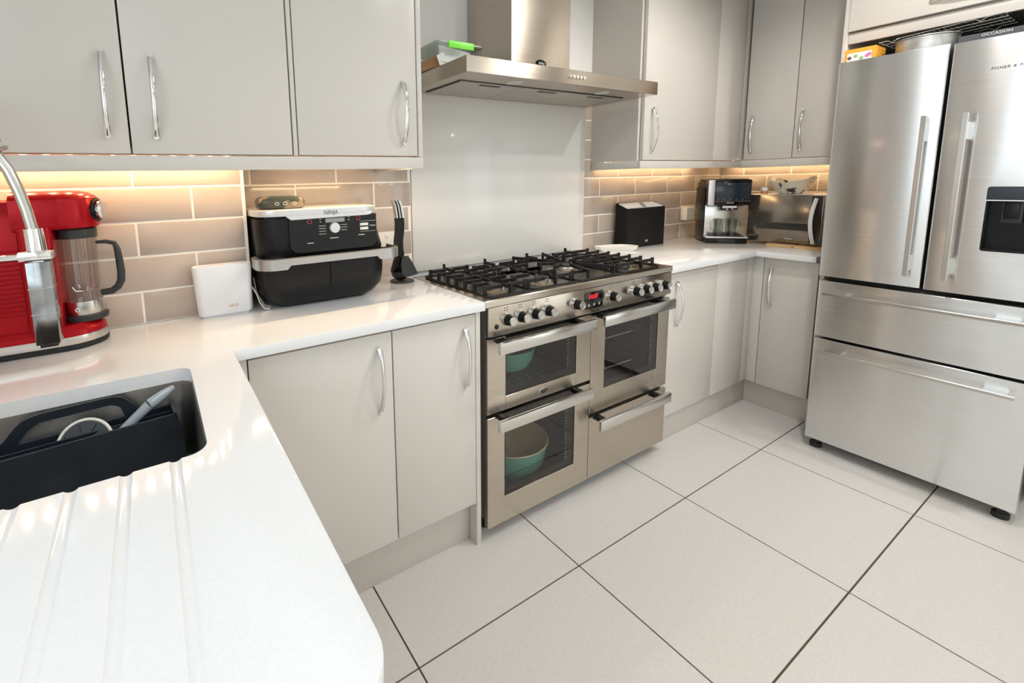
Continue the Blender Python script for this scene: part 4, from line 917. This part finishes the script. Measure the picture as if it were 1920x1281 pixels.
# patterned case on the lid
t = thing('camouflage_case', 'small rounded camouflage patterned case lying on top of the air fryer', 'case', (-0.55, 0.31, 1.1656))
def cr(f, z): return [(-0.552+0.074*f*math.copysign(abs(math.cos(a))**0.7, math.cos(a)), 0.330+0.045*f*math.copysign(abs(math.sin(a))**0.8, math.sin(a)), z) for a in [2*math.pi*k/28 for k in range(28)]]
B().loft([cr(0.86, 1.1657), cr(0.96, 1.170), cr(1.0, 1.180), cr(1.0, 1.190), cr(0.94, 1.199), cr(0.80, 1.2035), cr(0.5, 1.2050)]).obj('shell', 'camo', t)
B().loft([cr(1.004, 1.1868), cr(1.004, 1.1882)]).obj('zip_line', 'brownprint', t)
for k, x in enumerate((-0.572, -0.548, -0.520)):
    B().tube([(x+0.006*math.cos(a), 0.2850, 1.1825+0.004*math.sin(a)) for a in [2*math.pi*j/10 for j in range(10)]], 0.0007, 6, closed=True, upv=(0, 1, 0)).obj('symbol', 'paleink', t)

# ================================================================== utensil stand
us = (-0.088, 0.415)
t = thing('utensil_stand', 'round dark base standing on the worktop corner under the nested black utensils', 'stand', (*us, WT))
B().lathe([(0, 0), (0.046, 0), (0.047, 0.003), (0.044, 0.006), (0, 0.0065)], (*us, WT), seg=36).obj('base', 'charcoal', t)
B().cyl((us[0]+0.004, us[1]+0.022, WT+0.006), (us[0]+0.004, us[1]+0.022, WT+0.19), 0.005, seg=12).obj('column', 'black', t)
def utensil(k):
    nm = ['ladle', 'slotted_spoon', 'spatula', 'pasta_spoon', 'serving_spoon'][k]
    lab = ['black ladle with steel tipped handle, leftmost of the nested utensils beside the range',
           'black slotted spoon, its dotted blade facing the hob at the nested utensil stand',
           'black spatula, third from the left of the nested utensils beside the range',
           'black pasta spoon, fourth from the left of the nested utensils beside the range',
           'black serving spoon with the broadest steel handle, rightmost of the nested utensils'][k]
    dx = k*0.0062
    t = thing(nm, lab, 'utensil', (us[0], us[1]-0.004, WT+0.04), 'nested utensils on the stand')
    X0, Y0 = us[0]-0.024+dx, us[1]-0.006
    zs = [0.965, 0.99, 1.02, 1.05, 1.08, 1.105]
    off = [0.000, -0.004, -0.003, 0.002, 0.004, 0.003]
    wdt = 0.022
    def strip(z_o, th=0.0052):
        rings = []
        for z, o_ in z_o: rings.append([(X0+o_-th/2, Y0-wdt/2, z), (X0+o_+th/2, Y0-wdt/2, z), (X0+o_+th/2, Y0+wdt/2, z), (X0+o_-th/2, Y0+wdt/2, z)])
        return rings
    B().loft(strip(list(zip(zs, off)))).obj('handle', 'black', t)
    B().loft(strip([(1.1052, 0.003), (1.130, 0.000), (1.152, -0.004), (1.166, -0.010), (1.170, -0.013)], 0.0046 if k < 4 else 0.009)).obj('handle_tip', 'steelsmooth' if k % 2 == 0 or k == 4 else 'black', t)
    if k == 0:
        B().lathe([(0, 0.0), (0.018, 0.003), (0.032, 0.016), (0.038, 0.036), (0.036, 0.036), (0.030, 0.018), (0.016, 0.006), (0, 0.004)], (us[0]-0.010, us[1]-0.006, WT+0.0085), seg=28, sy=0.9).obj('bowl', 'black', t)
        B().loft([[(us[0]-0.046, us[1]-0.016, 0.905), (us[0]-0.038, us[1]-0.016, 0.905), (us[0]-0.038, us[1]+0.006, 0.905), (us[0]-0.046, us[1]+0.006, 0.905)], strip([(0.966, 0)])[0]]).obj('neck', 'black', t)
    elif k == 1:
        pts = [(0.022, 0.964), (0.010, 0.966), (-0.004, 0.940), (-0.004, 0.905), (0.010, 0.884), (0.058, 0.889), (0.066, 0.893), (0.046, 0.932), (0.030, 0.958)]
        B().prism([(us[0]-0.022+a, z) for a, z in pts], us[1]-0.049, us[1]-0.0455, 'y', 0.001, 1).obj('blade', 'charcoal', t)
        B().loft([strip([(0.966, 0.0)])[0], [(us[0]-0.020, us[1]-0.049, 0.955), (us[0]-0.002, us[1]-0.049, 0.955), (us[0]-0.002, us[1]-0.044, 0.955), (us[0]-0.020, us[1]-0.044, 0.955)]]).obj('neck', 'black', t)
        for j in range(6):
            B().cyl((us[0]+0.002+j*0.0052, us[1]-0.0494, 0.944-j*0.0088), (us[0]+0.002+j*0.0052, us[1]-0.0488, 0.944-j*0.0088), 0.0016, seg=8).obj('hole', 'blackmatt', t)
    else:
        r = 0.030-0.004*(k-2)
        B().lathe([(0, 0.0), (r*0.5, 0.002), (r*0.9, 0.014), (r, 0.030), (r*0.94, 0.030), (r*0.8, 0.015), (0, 0.005)], (us[0]-0.008+0.001*k, us[1]-0.006, WT+0.016+0.008*(k-2)), seg=24, sy=0.85).obj('bowl', 'black', t)
        B().loft([[(us[0]-0.030+dx*0.5, us[1]-0.012, 0.905+0.005*k), (us[0]-0.024+dx*0.5, us[1]-0.012, 0.905+0.005*k), (us[0]-0.024+dx*0.5, us[1]+0.004, 0.905+0.005*k), (us[0]-0.030+dx*0.5, us[1]+0.004, 0.905+0.005*k)], strip([(0.966, 0)])[0]]).obj('neck', 'black', t)
for k in range(5): utensil(k)

# sockets
def socket(x0, x1, z0, z1, y, label):
    t = thing('wall_socket', label, 'socket', ((x0+x1)/2, y, (z0+z1)/2))
    B().box(x0, x1, y-0.009, y, z0, z1, 0.002).obj('plate', 'offwhite', t)
    for k in (0.28, 0.72):
        xc = x0+(x1-x0)*k; B().box(xc-0.006, xc+0.006, y-0.0115, y-0.009, z1-0.024, z1-0.010, 0.001).obj('switch', 'white', t)
        B().box(xc-0.002, xc+0.002, y-0.0093, y-0.0090, z0+0.022, z0+0.03).obj('pin_hole', 'blackmatt', t)
    return t
socket(-0.190, -0.048, 0.955, 1.040, YB-0.0085, 'white wall socket on the tiles half hidden behind the air fryer')
t = socket(1.985, 2.125, 0.962, 1.048, YB-0.0085, 'cream double wall socket with a plug on the tiles left of the coffee machine')
pl = B().box(1.968, 2.060, YB-0.058, YB-0.018, 0.960, 1.038, 0.006).obj('plug_adapter', 'offwhite', loc=(2.01, YB-0.04, 0.99))
tag(pl, 'chunky cream plug adapter pushed into the socket left of the coffee machine', 'plug')

# white spoon rest behind the hob
t = thing('spoon_rest', 'white plastic spoon rest lying on the worktop behind the right end of the hob', 'spoon rest', (1.21, 0.42, WTR))
pts = [(1.128, 0.50), (1.150, 0.525), (1.25, 0.505), (1.312, 0.470), (1.335, 0.425), (1.330, 0.385), (1.300, 0.372), (1.262, 0.390), (1.20, 0.43), (1.135, 0.47)]
def scl(f): 
    cx = sum(p[0] for p in pts)/len(pts); cy = sum(p[1] for p in pts)/len(pts)
    return [(cx+(p[0]-cx)*f, cy+(p[1]-cy)*f) for p in pts]
g = B(); R = [[(x, y, z) for x, y in scl(f)] for f, z in ((0.82, WTR), (0.95, WTR+0.008), (1.0, WTR+0.026), (0.975, WTR+0.027), (0.90, WTR+0.012), (0.80, WTR+0.008))]
g.loft(R).obj('tray', 'offwhite', t)
B().tube([(1.285, 0.415, WTR+0.010), (1.303, 0.408, WTR+0.014), (1.315, 0.395, WTR+0.018)], [0.003, 0.005, 0.003], 8).obj('slot', 'charcoal', t)

# chopping board box
t = thing('board_box', 'black upright box holding pale chopping boards right of the hob', 'box', (1.49, 0.5, WTR))
kx0, kx1, ky0, ky1, kz = 1.323, 1.664, 0.452, 0.528, 1.066
kb_ = 1.094
g = B().box(kx0, kx1, ky0, ky0+0.004, WTR, kz, 0.0012, 1).box(kx0, kx1, ky1-0.004, ky1, WTR, kb_, 0.0012, 1).box(kx0+0.004, kx1-0.004, ky0+0.004, ky1-0.004, WTR, WTR+0.005)
for xa in (kx0, kx1-0.004): g.prism([(ky0+0.004, WTR), (ky1-0.004, WTR), (ky1-0.004, kb_-0.001), (ky0+0.004, kz-0.0005)], xa, xa+0.004, 'x')
g.obj('case', 'blackmatt', t)
B().box(1.487, 1.512, ky0-0.0008, ky0+0.001, 0.872, 0.884, 0.0004, 1).obj('logo_plate', 'dimink', t)
labs = ['pale chopping board nearest the front of the black box', 'pale chopping board second from the front in the black box', 'pale chopping board third from the front in the black box', 'pale chopping board at the back of the black box']
for k in range(4):
    y = ky0+0.012+k*0.0165; zt_ = kz+0.004+(y-ky0)*0.36
    t = thing('chopping_board', labs[k], 'chopping board', (1.4935, y, WTR+0.0055), 'chopping boards in the black box')
    B().prism(rrect(kx0+0.010, kx1-0.010, WTR+0.0055, zt_, 0.014, 4), y-0.0048, y+0.0048, 'y', 0.001, 1).obj('board', 'white', t)
    B().box(1.462+k*0.012, 1.500+k*0.012, y-0.0053, y+0.0053, zt_-0.006, zt_+0.0015, 0.002).obj('tab', 'dimink', t)

# ================================================================== coffee machine in the corner
L, Rr = Vector((1.855, 0.320, 0)), Vector((2.000, 0.160, 0)); ux = (Rr-L).normalized(); CW = (Rr-L).length
cf = thing('coffee_machine', 'black and silver bean to cup coffee machine set diagonally in the worktop corner', 'coffee machine', ((L.x+Rr.x)/2, (L.y+Rr.y)/2, WTR), rz=math.atan2(ux.y, ux.x))
w = CW/2; D = 0.235
B().box(-w+0.005, w-0.005, 0.055, D, 0.006, 0.352, 0.006).obj('body', 'black', cf)
B().box(-w+0.006, w-0.006, -0.004, D-0.02, 0.0, 0.030, 0.005).obj('base', 'black', cf)
B().box(-0.042, 0.042, -0.0055, -0.0035, 0.004, 0.024, 0.001).obj('tray_grip', 'charcoal', cf)
dt = B().box(-w+0.002, w-0.004, -0.007, 0.060, 0.0305, 0.039, 0.002).obj('drip_tray', 'silverpaint', cf)
B().box(-w+0.016, w-0.018, 0.004, 0.056, 0.039, 0.0402).obj('drip_grille', 'blackmatt', dt)
for k in range(9): B().box(-w+0.020+k*0.0195, -w+0.026+k*0.0195, 0.008, 0.053, 0.0402, 0.0412).obj('drip_slot', 'charcoal', dt)
B().box(-w+0.004, w-0.004, 0.050, 0.056, 0.040, 0.225, 0.001).obj('back_panel', 'steelsmooth', cf)
B().box(-w+0.002, w-0.002, -0.002, 0.056, 0.218, 0.362, 0.005).obj('head', 'blackgloss', cf)
B().box(-w+0.0015, -w+0.034, -0.0045, 0.0, 0.2185, 0.3625, 0.002).obj('side_trim', 'silverpaint', cf)
B().box(-w+0.040, w-0.008, -0.0035, -0.001, 0.248, 0.345, 0.001).obj('screen', 'bluepanel', cf)
B().box(-w+0.036, w-0.004, -0.0038, -0.001, 0.2410, 0.2425).obj('trim_line', 'dimink', cf)
for k in range(5): B().lathe([(0.0022, 0), (0.0022, 0.001), (0, 0.001)], (-w+0.052+k*0.030, -0.0037, 0.251), (0, -1, 0), 10).obj('touch_key', 'dimink', cf)
text('SIEMENS', 0.0095, (1, 0, 0), (0, 0, 1), (0.006, -0.0025, 0.2315), 'paleink', 'lettering', cf, 0.0003)
sp_ = B().box(-0.040, 0.042, -0.012, 0.050, 0.192, 0.2195, 0.003).obj('spout', 'black', cf)
B().box(-0.034, 0.036, -0.0128, -0.0115, 0.2035, 0.2155, 0.0003, 1).obj('spout_label', 'paleink', sp_)
for x in (-0.011, 0.015): B().cyl((x, -0.0125, 0.197), (x, -0.0115, 0.197), 0.0035, seg=12).obj('spout_nozzle', 'white', sp_)
B().box(-w+0.012, w-0.012, 0.01, D-0.012, 0.352, 0.366, 0.005).obj('bean_lid', 'black', cf)
B().box(-w-0.004, -w+0.010, 0.065, D-0.01, 0.190, 0.318, 0.003).obj('tank_lid', 'black', cf)
B().box(-w-0.003, -w+0.010, 0.065, D-0.01, 0.004, 0.189, 0.003).obj('water_tank', 'smoke', cf)
mw_ = cf.matrix_basis.copy()
def to_world(x, y, z): return Matrix.Translation(cf.location) @ Matrix.Rotation(cf.rotation_euler.z, 4, 'Z') @ Vector((x, y, z))
def glass_mug(x, sgn, label):
    p = to_world(x, 0.024, 0.0415)
    t = thing('glass_mug', label, 'mug', tuple(p), 'glass mugs on the coffee machine', rz=cf.rotation_euler.z)
    B().lathe([(0, 0), (0.0185, 0), (0.0195, 0.003), (0.0245, 0.098), (0.0232, 0.098), (0.018, 0.008), (0, 0.006)], (0, 0, 0), seg=28, sy=0.85).obj('cup', 'glass', t)
    hpts = [(sgn*0.021, 0, 0.082), (sgn*0.034, 0, 0.084), (sgn*0.041, 0, 0.070), (sgn*0.040, 0, 0.045), (sgn*0.032, 0, 0.028), (sgn*0.020, 0, 0.026)]
    B().tube(hpts, 0.0036, 10, upv=(0, 1, 0)).obj('mug_handle', 'glass', t)
glass_mug(-0.036, -1, 'clear glass mug with handle turned left on the coffee machine tray')
glass_mug(0.030, 1, 'clear glass mug with handle turned right on the coffee machine tray')

# ================================================================== microwave on boards
mz = WTR+0.0125
def board(y0, y1, label):
    t = B().prism([(a, b) for a, b in rrect(1.972, 2.30, y0, y1, 0.022, 5)], WTR, WTR+0.012, 'z', 0.002).obj('bamboo_board', 'wood', loc=(2.1, (y0+y1)/2, WTR))
    tag(t, label, 'board')
board(-0.052, 0.070, 'bamboo board under the left half of the microwave'); board(-0.198, -0.0545, 'bamboo board under the right half of the microwave beside the fridge')
mv = thing('microwave', 'mirror fronted microwave with a white handle standing on bamboo boards', 'microwave', (2.2, 0.02, mz))
MX, M0, M1, MZ1 = 2.035, 0.190, -0.152, 1.1235
B().box(MX+0.020, 2.36, M1, M0, mz+0.004, MZ1, 0.004).obj('case', 'silverpaint', mv)
for y in (M0-0.03, M1+0.03):
    for x in (MX+0.05, 2.32): B().cyl((x, y, mz), (x, y, mz+0.005), 0.01, seg=12).obj('foot', 'rubber', mv)
dm = B().box(MX, MX+0.019, M1+0.001, M0-0.001, mz+0.005, MZ1-0.001, 0.0025).obj('door', 'microglass', mv)
B().box(MX-0.0006, MX+0.001, M1+0.004, M1+0.050, mz+0.012, MZ1-0.006).obj('control_strip', 'microdark', dm)
B().box(MX-0.0006, MX+0.001, M1+0.052, M0-0.05, 0.935, 0.972).obj('window_band', 'microdark', dm)
pts = []; rs = []
for k in range(13):
    f = k/12; s = math.sin(math.pi*f); pts.append((MX-0.004-0.028*s, M1+0.030-0.004*s+0.012*s, 0.872+(1.106-0.872)*f)); rs.append(0.009)
B().tube(pts, rs, 10, flat=0.5, upv=(1, 0, 0)).obj('handle', 'white', dm)
text('SIEMENS', 0.0095, (0, -1, 0), (0, 0, 1), (MX-0.0006, -0.012, 0.888), 'paleink', 'lettering', dm, 0.0003)
t = thing('patterned_bowl', 'patterned bowl with a wavy rim on top of the microwave', 'bowl', (2.175, 0.045, MZ1))
g = B(); NS = 36; rings = []
for r, z, wv in ((0.0, 0.0, 0), (0.048, 0.0, 0), (0.060, 0.006, 0), (0.084, 0.034, 0.0), (0.098, 0.060, 0.4), (0.113, 0.094, 1.0), (0.110, 0.095, 1.0), (0.094, 0.061, 0.4), (0.080, 0.037, 0), (0.056, 0.011, 0), (0, 0.007, 0)):
    rings.append((r, z, wv))
vr = []
for r, z, wv in rings:
    if r == 0: vr.append([g.bm.verts.new((2.175, 0.045, MZ1+z))]); continue
    vr.append([g.bm.verts.new((2.175+r*math.cos(a), 0.045+r*math.sin(a)*0.95, MZ1+z-wv*0.030*(1+math.cos(2*a))/2+wv*0.004*math.cos(7*a))) for a in [2*math.pi*k/NS for k in range(NS)]])
for a, b in zip(vr, vr[1:]):
    for k in range(NS):
        k2 = (k+1) % NS
        if len(a) == 1: g.bm.faces.new((a[0], b[k2], b[k]))
        elif len(b) == 1: g.bm.faces.new((a[k], a[k2], b[0]))
        else: g.bm.faces.new((a[k], a[k2], b[k2], b[k]))
bmesh.ops.recalc_face_normals(g.bm, faces=g.bm.faces)
g.obj('shell', 'bowl', t)
t = thing('small_jar', 'tiny pot with a white lid on the microwave behind the coffee machine', 'jar', (2.13, 0.155, MZ1))
B().lathe([(0, 0), (0.016, 0), (0.017, 0.018), (0, 0.018)], (2.13, 0.155, MZ1), seg=20).obj('pot', 'brownjar', t)
B().lathe([(0.0185, 0.018), (0.0185, 0.034), (0.016, 0.036), (0, 0.036)], (2.13, 0.155, MZ1), seg=20).obj('lid', 'white', t)

# ================================================================== unseen ceiling downlights, added for even fill light
first = None
for k, (x, y) in enumerate(((0.55, -0.80), (1.05, -0.55), (1.60, -1.12), (-0.45, -3.0), (0.65, -2.7), (1.60, -2.7))):
    lab = 'round recessed ceiling fill light added out of view, %s' % ['above the floor in front of the left oven doors', 'above the floor in front of the right oven door', 'above the floor in front of the fridge', 'behind the camera on the left', 'behind the camera in the middle', 'behind the camera on the right'][k]
    if first is None:
        first = thing('fill_downlight', lab, 'light', (x, y, ZC), 'added ceiling fill lights')
        B().lathe([(0.030, -0.001), (0.044, -0.003), (0.046, 0.0)], (x, y, ZC), seg=28).obj('bezel', 'chrome', first)
        B().lathe([(0, -0.0008), (0.030, -0.0008), (0.030, 0)], (x, y, ZC), seg=24).obj('lens', 'lamp', first)
        t = first
    else: t = dup(first, (x, y, ZC), lab)
    d = bpy.data.lights.new('fill_beam', 'SPOT'); d.energy = SPOT_POWER; d.spot_size = math.radians(158); d.spot_blend = 0.5; d.shadow_soft_size = 0.04; d.color = (1.0, 0.94, 0.84) if k in (1, 2) else (1.0, 0.992, 0.985)
    o = bpy.data.objects.new('fill_beam', d); COL.objects.link(o); o.parent = t; o.location = (0, 0, -0.02)
